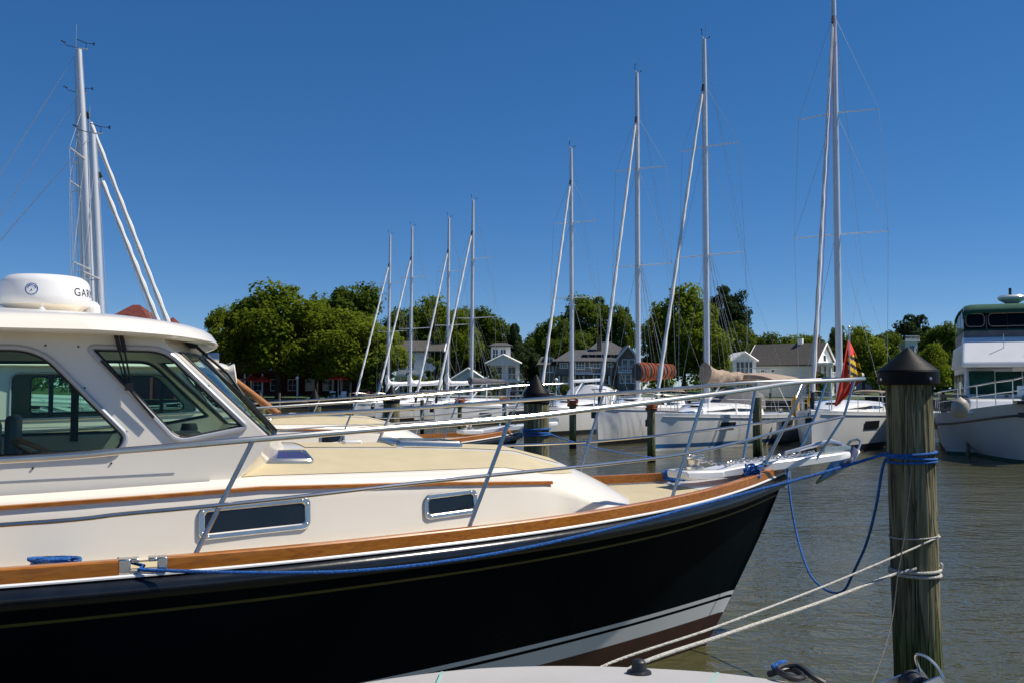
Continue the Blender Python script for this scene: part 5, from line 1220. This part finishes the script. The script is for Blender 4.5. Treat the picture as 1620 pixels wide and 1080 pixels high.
for x in (-1.2, 0, 1.3): h.win(x, 1.1, .8, 1.7, 1.6, 1, 2)
# long shingled house
h = House('house', 'large brown shingled house with grey roofs, white window trim and a tan chimney', 935, 124)
sx = lambda px: (px - 935) * h.k; sz = lambda py: 2.3 + (615 - py) * h.k - h.zb
h.wall(sx(880), sx(975), 0, 9, 0, sz(571), 'shingle'); h.gable(sx(880), sx(975), 0, 9, sz(571), sz(553), 'roofgrey', 'x', .5, hip=2.6)
h.gable(sx(928), sx(1000), 1.5, 11, sz(560), sz(539), 'roofgrey', 'x', .4, hip=2.4)
h.wall(sx(975), sx(1008), -1.2, 9, 0, sz(568), 'shingle', 'gable_wing'); h.gable(sx(975), sx(1008), -1.2, 9, sz(568), sz(548), 'roofgrey', 'y', .35, wallm='shingle')
h.wall(sx(856), sx(880), .4, 8, 0, sz(577), 'shingle', 'side_wing'); h.gable(sx(854), sx(880), .4, 8, sz(577), sz(564), 'rooftan', 'x', .4, hip=.7)
h.wall(sx(863), sx(876), 1.2, 4, sz(572), sz(562), 'shingle', 'dormer'); h.win(sx(870), sz(570), .75, .5, 1.2, 2, 1)
mb = MB(); mb.box((sx(948), 2.4, sz(560)), (sx(955), 3.2, sz(532))); mb.box((sx(948) - .08, 2.32, sz(535)), (sx(955) + .08, 3.28, sz(533))); mb.build('chimney', 'brick', h.t, smooth=False)
for px, py, w, hh, nx in ((918, 577, 1.1, .95, 3), (941, 576, 1.3, .8, 3), (892, 578, .9, .5, 3), (966, 574, .55, .85, 1)): h.win(sx(px), sz(py), w, hh, 0, nx, 2)
for px in (987, 998): h.win(sx(px), sz(577), .62, 1.25, -1.2, 1, 2)
for px in (983, 992, 1001): h.win(sx(px), sz(599), .55, 1.0, -1.2, 1, 2)
for px in (895, 905, 921, 934, 947, 960): h.win(sx(px), sz(601), .6, 1.1, 0, 1, 2)
h.win(sx(869), sz(583), .9, .8, .4, 2, 1)
h.slab(sx(910), sx(950), -1.0, 0, sz(592), sz(590), 'trim', 'balcony'); h.rail(sx(910), sx(935), -.95, sz(590), .8); h.slab(sx(976), sx(1007), -1.75, -1.2, sz(590), sz(588), 'trim', 'balcony'); h.rail(sx(976), sx(1007), -1.7, sz(588), .7)
h.slab(sx(880), sx(975), -1.4, 0, sz(594), sz(592.5), 'roofgrey', 'porch_roof')
for px in (884, 902, 922, 942, 962): h.col(sx(px), -1.25, 0, sz(594), .09)
h = House('sunroom_house', 'small white gabled sunroom with tall windows and a deck beside the barn', 1178, 126)
h.wall(-1.55, 1.55, 0, 6, 0, 4.9, 'sidingwhite'); h.gable(-1.55, 1.55, 0, 6, 4.9, 5.95, 'trim', 'y', .25, wallm='sidingwhite')
for x in (-.85, -.28, .28, .85): h.win(x, 3.95, .42, 1.5, 0, 1, 1)
h.slab(-1.8, 3.2, -1.4, 0, 2.75, 2.95, 'trim', 'deck'); h.rail(-1.8, 3.2, -1.35, 2.95)
for x in (-1.7, .7, 3.1): h.col(x, -1.3, 0, 2.75, .1)
for x in (-.7, .7): h.win(x, 1.4, .8, 1.6, 0)
# long pale barn-like house: long side to the left, gable end to the right
h = House('house', 'long pale house with dark grey roof whose gable end has a white porch', 1290, 127, rad(-38))
h.wall(-9.6, 0, 0, 7.2, 0, 4.5, 'sidinggrey'); h.gable(-9.6, 0, 0, 7.2, 4.5, 7.3, 'rooftan', 'x', .35, wallm='trim')
for x in (-7.4, -5.9): h.win(x, 3.6, .5, .3, 0, 1, 1)
h.win(-.9, 1.2, .7, 1.5, 0, 1, 2); h.win(3.6, 5.3, .9, .8, 0, 1, 1, side=1)
for y in (1.6, 3.6, 5.6): h.win(y, 3.4, .9, 1.6, 0, 2, 2, side=1); h.win(y, 1.2, .9, 1.5, 0, 2, 2, side=1)
h.slab(0, 2.2, -.1, 7.3, 2.3, 2.5, 'trim', 'balcony'); h.slab(-.1, 2.5, -.3, 7.5, 4.4, 4.6, 'trim', 'porch_roof')
for y in (0, 2.4, 4.8, 7.2): h.col(2.1, y, 0, 2.3, .13); h.col(2.1, y, 2.5, 4.4, .11)
mb = MB(); mb.box((2.08, 0, 3.3), (2.14, 7.2, 3.38)); 
for i in range(30): mb.box((2.09, .24 * i, 2.5), (2.13, .24 * i + .04, 3.3))
mb.build('railing', 'trim', h.t, smooth=False)
mb = MB(); mb.box((-3.6, 3.3, 7.0), (-3.0, 3.9, 8.1)); mb.build('chimney', 'trim', h.t, smooth=False)
# grey gabled house with a white tower behind the piling cap
h = House('house', 'grey gabled house with a small white balustraded tower behind the piling cap', 1428, 150, rad(12))
h.wall(-3.2, 3.0, 0, 8, 0, 6.2, 'sidinggrey'); h.gable(-3.2, .2, 0, 8, 6.2, 8.2, 'roofgrey', 'y', .35, wallm='sidinggrey'); h.gable(-3.2, 3.0, 1.5, 8, 6.2, 8.0, 'rooftan', 'x', .3, wallm='sidinggrey')
h.wall(.5, 2.6, -.3, 2, 5.2, 8.6, 'sidingwhite', 'tower'); h.slab(.2, 2.9, -.6, 2.3, 8.6, 8.8, 'trim', 'parapet'); h.rail(.3, 2.8, -.5, 8.8, .7); h.win(1.55, 7.4, .8, 1.1, -.3)
h.wall(3.0, 6.0, .5, 6, 0, 4.2, 'sidingwhite', 'side_wing'); h.gable(3.0, 6.0, .5, 6, 4.2, 5.6, 'rooftan', 'y', .3, wallm='sidingwhite'); h.win(4.5, 3.4, .9, .9, .5)
for x in (-1.5,): h.win(x, 6.2, .8, 1.2, 0); h.win(x, 2.4, .9, 1.3, 0)
# barn-red building in the shade of the big trees
h = House('restaurant_building', 'dark red building with porch posts in the shade under the big trees', 480, 134, cat='building')
h.wall(-11, 9.5, 2.5, 12, 0, 5.6, 'redwall'); h.gable(-11, 9.5, 2.5, 12, 5.6, 8.2, 'rooftan', 'x', .5, wallm='redwall')
h.slab(-11, 9.5, -.2, 2.5, 3.3, 3.5, 'redwall', 'porch_roof'); 
for i in range(9): h.col(-10.8 + 2.5 * i, 0, 0, 3.3, .10)
for i in range(8): h.win(-9.6 + 2.5 * i, 1.7, 1.2, 1.5, 2.5); 
for i in range(6): h.win(-9.0 + 3.3 * i, 4.5, .9, 1.2, 2.5)
# tall brown-red roofed building behind the hardtop
h = House('building', 'building whose brick red hipped roof shows behind the hardtop', 200, 105, cat='building')
h.wall(-3.6, 2.6, 0, 7, 0, 8.0, 'redwall'); h.gable(-3.6, 2.6, 0, 7, 8.0, 10.55, 'roofred', 'x', .5, hip=3.2); h.wall(2.6, 4.9, 1, 6, 0, 7.4, 'redwall', 'side_wing'); h.gable(2.6, 4.9, 1, 6, 7.4, 9.1, 'roofred', 'x', .4, hip=1.5)
for x in (-2.4, -.6, 1.4): h.win(x, 6.4, .9, 1.4, 0)

# trees
def crown_mesh(seed, R, Rz, zc, ncl, per, leaf, low=.35, tall=False, droop=0.0, rmin=.17, rmax=.34):
    rnd = random.Random(seed); mb = MB(); cl = []
    for i in range(ncl):
        while True:
            v = Vector((rnd.gauss(0, 1), rnd.gauss(0, 1), rnd.gauss(0, 1)));
            if v.length > .01: break
        v.normalize(); 
        if v.z < -low: v.z = -low * rnd.random()
        k = rnd.uniform(.45, 1.0) ** .6; wob = 1 + .28 * noise.noise(v * 1.7 + Vector((seed, 0, 0)))
        c = Vector((v.x * R * k * wob * .82, v.y * R * k * wob * .82, zc + v.z * Rz * k * wob * .85))
        if tall: f_ = max(.12, 1 - max(0, (c.z - (zc - Rz)) / (2 * Rz))); c.x *= f_ * 1.35; c.y *= f_ * 1.35
        cl.append((c, R * rnd.uniform(rmin, rmax)))
    vs = []; fs = []
    for c, r in cl:
        for j in range(per):
            d = Vector((rnd.gauss(0, 1), rnd.gauss(0, 1), rnd.gauss(0, .85) + .25)).normalized()
            p = c + Vector((d.x, d.y, d.z * .75)) * r * rnd.uniform(.55, 1.08)
            nrm = (d * .7 + Vector((rnd.uniform(-1, 1), rnd.uniform(-1, 1), rnd.uniform(-.6, 1))) * .75 + Vector((0, 0, .25))).normalized()
            a = nrm.orthogonal().normalized(); a.rotate(Matrix.Rotation(rnd.uniform(0, 6.28), 3, nrm)); b = nrm.cross(a); s = leaf * rnd.uniform(.6, 1.35); t_ = s * rnd.uniform(.45, .8)
            dz = Vector((0, 0, -droop * s)); o = len(vs)
            vs += [p - a * s, p - b * t_ + dz, p + a * s + dz * 1.5, p + b * t_]; fs.append((o, o + 1, o + 2, o + 3))
    return vs, fs, cl
def tree_proto(name, mats, seed, R, Rz, zc, ncl, per, leaf, tr=.35, **kw):
    vs, fs, cl = crown_mesh(seed, R, Rz, zc, ncl, per, leaf, **kw)
    me = bpy.data.meshes.new(name + '_crown'); me.from_pydata([tuple(v) for v in vs], [], fs); me.materials.append(M[mats]); me.update()
    mb = MB(); mb.tube([(0, 0, -.5), (.1, 0, zc * .4), (.0, .15, zc * .85), (.1, .1, zc + Rz * .5)], [tr * 1.25, tr, tr * .7, tr * .25], 10)
    rnd = random.Random(seed + 9)
    for c, r in cl[::max(1, len(cl) // 16)]:
        z0 = rnd.uniform(zc * .35, zc * .8); mb.tube([(0, .05, z0), tuple(Vector((0, 0, z0)).lerp(c, .5) + Vector((0, 0, .4))), tuple(c)], [tr * .42, tr * .26, tr * .08], 6)
    m2 = bpy.data.meshes.new(name + '_trunk'); m2.from_pydata([tuple(p) for p in mb.v], [], mb.f); m2.materials.append(M['bark']); m2.polygons.foreach_set('use_smooth', [True] * len(m2.polygons)); m2.update()
    return me, m2, zc + Rz, R
TP = [tree_proto('broadleaf_a', 'leaf', 11, 6.5, 7.0, 9.0, 110, 120, .30), tree_proto('broadleaf_b', 'leaf', 23, 6.5, 7.6, 8.6, 120, 120, .30, low=.7), tree_proto('broadleaf_c', 'leafdark', 37, 6.5, 6.6, 9.6, 85, 120, .30, rmin=.14, rmax=.28), tree_proto('broadleaf_d', 'leafdark', 41, 6.5, 7.4, 8.8, 115, 120, .30, low=.6)]
PP = [tree_proto('pine_a', 'leafpine', 51, 5.0, 5.6, 11.0, 70, 130, .26, low=.5, rmin=.16, rmax=.30, droop=.3), tree_proto('conifer', 'leafpine', 57, 4.6, 8.0, 8.6, 110, 110, .28, low=.95, tall=True, droop=.4, rmin=.15, rmax=.27)]
BP = [tree_proto('bush_a', 'leafbush', 61, 1.6, 1.5, 1.3, 26, 90, .12, tr=.06, low=.8), tree_proto('bush_b', 'leafdark', 67, 1.3, 2.4, 2.2, 30, 90, .13, tr=.07, low=.9)]
rt_ = random.Random(5)
def tree(proto, px, top, wpx, d, label, cat='tree', name='tree', group='trees on the far shore', zb=1.2):
    me, m2, ht, R = proto; hgt = W(px, top, d).z - zb; t = thing(name, label, cat, (W(px, 615, d).x, d, zb), rt_.uniform(0, 6.28), group)
    sxy = wpx / 2 * d / F / (R * .98); t.scale = (sxy, sxy, hgt / (ht * .98))
    for nm, m_ in (('trunk', m2), ('crown', me)): o = bpy.data.objects.new(nm, m_); C.objects.link(o); o.parent = t
    return t
A_, B_, C_, D_ = TP; P_, Q_ = PP
TREES = [
 (A_, 352, 487, 84, 117, 'leafy green tree at the left end of the row, right of the hardtop'),
 (B_, 440, 450, 165, 119, 'broad bright green tree, largest crown right of the hardtop'),
 (C_, 395, 470, 90, 128, 'tree partly behind the broad bright green tree on its left'),
 (D_, 546, 442, 135, 136, 'tall darker tree rising behind the bright green ones'),
 (B_, 548, 492, 130, 118, 'low bright tree in front of the tall darker tree'),
 (A_, 500, 475, 90, 124, 'green tree filling the gap between the two broad bright trees'),
 (A_, 608, 520, 90, 120, 'small green tree behind the leftmost far mast'),
 (C_, 640, 482, 90, 139, 'darker tree behind the white balcony house'),
 (B_, 690, 473, 110, 141, 'rounded dark tree above the far four masts'),
 (D_, 765, 484, 110, 143, 'wide dark tree behind the three storey white house'),
 (A_, 722, 492, 80, 134, 'green tree between the balcony house and the white columned house'),
 (Q_, 814, 502, 54, 138, 'dark conifer right of the three storey white house'),
 (P_, 833, 540, 50, 133, 'low dark conifer in the gap between the houses'),
 (C_, 876, 497, 70, 141, 'thin dark tree left of the tall tree behind the shingled house'),
 (C_, 927, 461, 116, 148, 'tall loose tree rising behind the shingled house'),
 (C_, 983, 478, 54, 146, 'slim tree right behind the shingled house roof'),
 (D_, 905, 520, 80, 139, 'darker low tree close behind the shingled house'),
 (B_, 1082, 455, 128, 121, 'large dense green tree right of the shingled house'),
 (B_, 1048, 490, 80, 124, 'green tree leaning out of the left side of the large dense tree'),
 (B_, 1118, 500, 84, 119, 'green tree filling the right side of the large dense tree'),
 (P_, 1150, 450, 84, 146, 'dark crown rising behind the large dense green tree'),
 (D_, 1168, 505, 70, 142, 'dark tree behind the sunroom house'),
 (D_, 1200, 524, 90, 170, 'low far tree above the left half of the long pale roof'),
 (B_, 1252, 533, 90, 172, 'low far tree above the middle of the long pale roof'),
 (D_, 1290, 528, 70, 168, 'low far tree behind the white chimney of the long pale house'),
 (D_, 730, 480, 120, 150, 'dark tree filling the skyline between the balcony house and the columned house'),
 (C_, 668, 478, 90, 146, 'tree closing the skyline behind the left masts of the far four'),
 (B_, 590, 505, 90, 131, 'green tree between the tall darker tree and the far masts'),
 (D_, 848, 522, 60, 150, 'low tree behind the rope bound piling'),
 (A_, 1275, 530, 60, 165, 'small green tree over the ridge of the long pale house'),
 (C_, 1327, 512, 40, 142, 'slim tree behind the mast of the tallest sailboat'),
 (B_, 1366, 519, 82, 140, 'green tree right behind the red flag'),
 (C_, 1310, 545, 50, 138, 'small tree beside the porch of the long pale house'),
 (P_, 1437, 496, 86, 160, 'dark pine behind the grey gabled house'),
 (D_, 1400, 530, 60, 158, 'dark tree left of the pine and the grey gabled house'),
 (D_, 1492, 507, 76, 140, 'dark green tree left of the trawler flybridge'),
 (B_, 1475, 545, 60, 133, 'lower green tree between the piling cap and the trawler'),
 (D_, 1396, 522, 70, 150, 'rounded tree between the flag and the grey gabled house'),
 (B_, 1462, 522, 66, 168, 'tree rising just right of the small white tower'),
 (D_, 1518, 503, 60, 152, 'tree touching the left edge of the trawler canopy'),
 (C_, 1342, 526, 56, 150, 'tree closing the gap left of the green tree behind the flag'),
]
for p_, px, top, w_, d, lab in TREES: tree(p_, px, top, w_, d, lab, name='pine_tree' if p_ in PP else 'leafy_tree')
BUSH = [(0, 748, 589, 26, 118, 'rounded light green bush before the low cottage'), (1, 782, 575, 20, 121, 'dark upright shrub between cottage and columned house'), (0, 660, 585, 50, 119, 'bush in front of the white balcony house'), (1, 690, 560, 40, 120, 'tall bush right of the white balcony house'),
 (0, 897, 602, 26, 117, 'small bush before the shingled house, near the mast of the bare boom boat'), (1, 1298, 583, 22, 118, 'dark upright shrub at the corner of the long pale house'), (0, 524, 618, 26, 116, 'small sunlit bush under the big trees'), (1, 585, 560, 44, 117, 'leafy shrub under the leftmost far mast'), (0, 1140, 600, 30, 117, 'bush below the sunroom deck'), (1, 1395, 575, 40, 121, 'shrub behind the sailboat canopy next to the flag'), (0, 868, 605, 24, 117, 'bush left of the shingled house'), (0, 965, 606, 22, 116, 'bush behind the spray hood boat')]
for b_, px, top, w_, d, lab in BUSH: tree(BP[b_], px, top, w_, d, lab, 'bush', 'bush', 'bushes by the far shore houses', .95)
# a distant mass of woods closing the gaps
vs_, fs_ = [], []; rw = random.Random(77)
for i in range(90):
    x = rw.uniform(-170, 190); y = rw.uniform(200, 230); hh = rw.uniform(7, 11); 
    for j in range(160):
        d = Vector((rw.gauss(0, 1), rw.gauss(0, 1), rw.gauss(0, 1) + .3)).normalized(); p = Vector((x, y, 2 + hh * .5)) + Vector((d.x * 5, d.y * 4, d.z * hh * .5)) * rw.uniform(.6, 1); n_ = (d + Vector((rw.uniform(-1, 1), rw.uniform(-1, 1), rw.uniform(-1, 1))) * .6).normalized(); a = n_.orthogonal().normalized(); b = n_.cross(a); o = len(vs_); s = rw.uniform(.4, .9)
        vs_ += [p - a * s, p - b * s * .7, p + a * s, p + b * s * .7]; fs_.append((o, o + 1, o + 2, o + 3))
for i in range(150):
    x = rw.uniform(-95, 150); y = rw.uniform(147, 156)
    for j in range(110):
        d = Vector((rw.gauss(0, 1), rw.gauss(0, 1), rw.gauss(0, 1) + .2)).normalized(); p = Vector((x, y, 2.6)) + Vector((d.x * 2.6, d.y * 2, d.z * 2.4)) * rw.uniform(.5, 1); n_ = (d + Vector((rw.uniform(-1, 1), rw.uniform(-1, 1), rw.uniform(-1, 1))) * .6).normalized(); a = n_.orthogonal().normalized(); b = n_.cross(a); o = len(vs_); s = rw.uniform(.25, .5)
        vs_ += [p - a * s, p - b * s * .7, p + a * s, p + b * s * .7]; fs_.append((o, o + 1, o + 2, o + 3))
mb = MB(); mb.add(vs_, fs_); o_ = mb.build('distant_woods', 'leafdark', None, smooth=False, fix=False); kind(o_, 'stuff'); o_['label'] = 'low distant woods seen through gaps between the shore trees'
# far dock, mooring posts, small boats and lawn chairs
dock = thing('far_dock', 'long grey timber dock in front of the far shore', 'dock', (-8, 104, 0))
mb = MB(); mb.box((-30, 103, .78), (30, 105, .92)); mb.build('walkway', 'dockwood', dock, world=True, smooth=False)
for i in range(16): mb = MB(); mb.tube([(-29 + 3.8 * i, 102.9, -1), (-29 + 3.8 * i, 102.9, 1.9)], .13, 8); mb.build('dock_post', 'dockwood', dock, world=True)
def chair(px, d, m, label):
    t = thing('lawn_chair', label, 'chair', (W(px, 615, d).x, d, 1.0), rad(rt_.uniform(-25, 25)), 'lawn chairs under the big trees')
    mb = MB(); mb.box((-.32, -.35, .33), (.32, .25, .38)); mb.build('seat', m, t, smooth=False)
    mb = MB(); mb.add([(-.3, .2, .3), (.3, .2, .3), (.36, .5, 1.05), (-.36, .5, 1.05), (-.3, .26, .3), (.3, .26, .3), (.36, .56, 1.05), (-.36, .56, 1.05)], [(0, 1, 2, 3), (7, 6, 5, 4), (0, 4, 5, 1), (1, 5, 6, 2), (2, 6, 7, 3), (3, 7, 4, 0)]); mb.build('backrest', m, t, smooth=False)
    for x in (-.36, .36): mb = MB(); mb.box((x - .05, -.4, .55), (x + .05, .4, .6)); mb.box((x - .04, -.38, 0), (x + .04, -.28, .55)); mb.box((x - .04, .2, 0), (x + .04, .3, .55)); mb.build('armrest', m, t, smooth=False)
chair(525, 115.5, 'trim', 'left white lawn chair of the pair on the shore'); chair(542, 115.7, 'trim', 'right white lawn chair of the pair on the shore'); chair(564, 115.5, 'roofred', 'red lawn chair nearest the white pair'); chair(581, 115.6, 'roofred', 'red lawn chair at the right end of the chairs')
def umbrella(px, top, d, label):
    z1 = W(px, top, d).z - 1.0; t = thing('patio_umbrella', label, 'umbrella', (W(px, 615, d).x, d, 1.0)); mb = MB(); mb.tube([(0, 0, 0), (0, 0, z1)], .035, 6); mb.build('pole', 'trim', t)
    mb = MB(); mb.lathe([(1.3, z1 - .75), (1.28, z1 - .68), (.6, z1 - .3), (.03, z1)], 8, None); mb.build('canopy', 'flagred', t, smooth=False)
umbrella(535, 590, 116, 'red patio umbrella on the shore under the big trees'); umbrella(415, 594, 118, 'red patio umbrella at the left near the wooden pole'); umbrella(398, 592, 121, 'red patio umbrella half hidden by its neighbour, leftmost')
def lamp(px, top, d, label):
    z1 = W(px, top, d).z - 1; t = thing('lamp_post', label, 'lamp post', (W(px, 615, d).x, d, 1.0), 0, 'lamp posts along the far shore'); mb = MB(); mb.tube([(0, 0, 0), (0, 0, z1)], .05, 6); mb.build('post', 'trim', t); mb = MB(); mb.lathe([(.10, z1), (.2, z1 + .1), (.22, z1 + .3), (.05, z1 + .42)], 10); mb.build('lantern', 'trim', t)
lamp(470, 600, 116, 'white lamp post under the bright green tree'); lamp(880, 603, 116, 'white lamp post left of the shingled house'); lamp(1110, 604, 116, 'white lamp post before the large dense tree')
def runabout(px, d, L_, m_top, label, rz=0.3):
    t = thing('motorboat', label, 'motorboat', (W(px, 615, d).x, d, 0), rz, 'small motorboats at the far dock'); xs2 = [L_ / 2 - L_ * i / 14 for i in range(15)]; bw = L_ * .16
    hb2 = lambda x: max(.03, bw * min(1, ((L_ / 2 - x) / (L_ * .5))) ** .6)
    mb = MB()
    for sg in (1, -1): mb.grid([[(x - (1 - f) * .5 * max(0, x / L_ * 2) , sg * hb2(x) * lerp(.7, 1, f), lerp(-.2, .95 + .25 * max(0, x / L_ * 2), f)) for x in xs2] for f in (0, .4, .8, 1)])
    mb.grid([[(x, sg * hb2(x), .94 + .25 * max(0, x / L_ * 2)) for x in xs2] for sg in (1, -1)]); mb.grid([[(-L_ / 2, sg * hb2(-L_ / 2) * lerp(.7, 1, f), lerp(-.2, .95, f)) for sg in (1, -1)] for f in (0, 1)]); mb.build('hull', 'boatwhite', t)
    mb = MB(); mb.add([(.9, -bw * .8, 1.0), (.9, bw * .8, 1.0), (.3, bw * .7, 1.75), (.3, -bw * .7, 1.75)], [(0, 1, 2, 3)]); mb.build('windscreen', 'darkglass', t)
    mb = MB(); mb.grid([[(x, bw * .85 * math.sin(rad(-90 + 22.5 * k)), z - .12 * abs(math.sin(rad(-90 + 22.5 * k))) ** 3) for k in range(9)] for x, z in ((.4, 2.05), (.2, 2.2), (-1.6, 2.25), (-1.9, 2.1))]); o_ = mb.build('canopy', m_top, t); s_ = o_.modifiers.new('thick', 'SOLIDIFY'); s_.thickness = .03
    mb = MB()
    for x in (.3, -1.8):
        for y in (-bw * .8, bw * .8): mb.tube([(x, y, .95), (x, y, 2.1)], .025, 5)
    mb.build('canopy_frame', 'alu', t)
runabout(865, 96, 7.5, 'dark_cloth', 'small motorboat with dark canopy beyond the rope bound piling', .4); runabout(815, 90, 7, 'dark_cloth', 'dark canopied motorboat below the three storey white house', 2.8); runabout(1075, 92, 7.5, 'tan_cloth', 'tan canopied motorboat seen between the orange and tan covered booms', .2); runabout(690, 95, 6.5, 'sail_grey', 'motorboat with grey canopy beyond the far four masts', .5)
runabout(1385, 70, 8, 'tan_cloth', 'motorboat with tan canopy just left of the large piling cap', .9)

# ------------------------------------------------------------------ camera, light, render
cam = bpy.data.cameras.new('camera'); co = bpy.data.objects.new('camera', cam); C.objects.link(co)
cam.sensor_width = 36; cam.lens = 36 * F / 1620; cam.clip_end = 20000; cam.clip_start = 0.05
co.location = (0, 0, H); co.rotation_euler = (rad(90) + TH, 0, 0); sc.camera = co
SAZ, SEL = rad(84), rad(53)           # sun azimuth clockwise from +Y, elevation
sv = Vector((math.sin(SAZ) * math.cos(SEL), math.cos(SAZ) * math.cos(SEL), math.sin(SEL)))
sl = bpy.data.lights.new('sun', 'SUN'); so_ = bpy.data.objects.new('sun', sl); C.objects.link(so_)
sl.energy = 5.0; sl.angle = rad(.5); sl.color = (1, .93, .82); so_.rotation_euler = sv.to_track_quat('Z', 'Y').to_euler(); so_.location = (0, 0, 60)
w = bpy.data.worlds.new('World'); sc.world = w; w.use_nodes = True
nt = w.node_tree; bg = nt.nodes['Background']; sk = nt.nodes.new('ShaderNodeTexSky'); sk.sky_type = 'NISHITA'; sk.sun_disc = False
sk.sun_elevation = SEL; sk.sun_rotation = SAZ; sk.air_density = 0.8; sk.dust_density = 0.0; sk.ozone_density = 6.0; sk.altitude = 2500
hs = nt.nodes.new('ShaderNodeHueSaturation'); hs.inputs['Saturation'].default_value = 1.42; hs.inputs['Hue'].default_value = 0.506; hs.inputs['Value'].default_value = 1.03
gm = nt.nodes.new('ShaderNodeGamma'); gm.inputs[1].default_value = 0.70; nt.links.new(sk.outputs[0], gm.inputs[0]); nt.links.new(gm.outputs[0], hs.inputs['Color']); nt.links.new(hs.outputs[0], bg.inputs[0]); bg.inputs[1].default_value = 0.15
sc.view_settings.view_transform = 'Standard'; sc.view_settings.look = 'None'; sc.view_settings.exposure = 0.12; sc.view_settings.gamma = 1
sc.cycles.max_bounces = 8; sc.cycles.caustics_reflective = False; sc.cycles.transparent_max_bounces = 24; sc.cycles.sample_clamp_indirect = 1.5
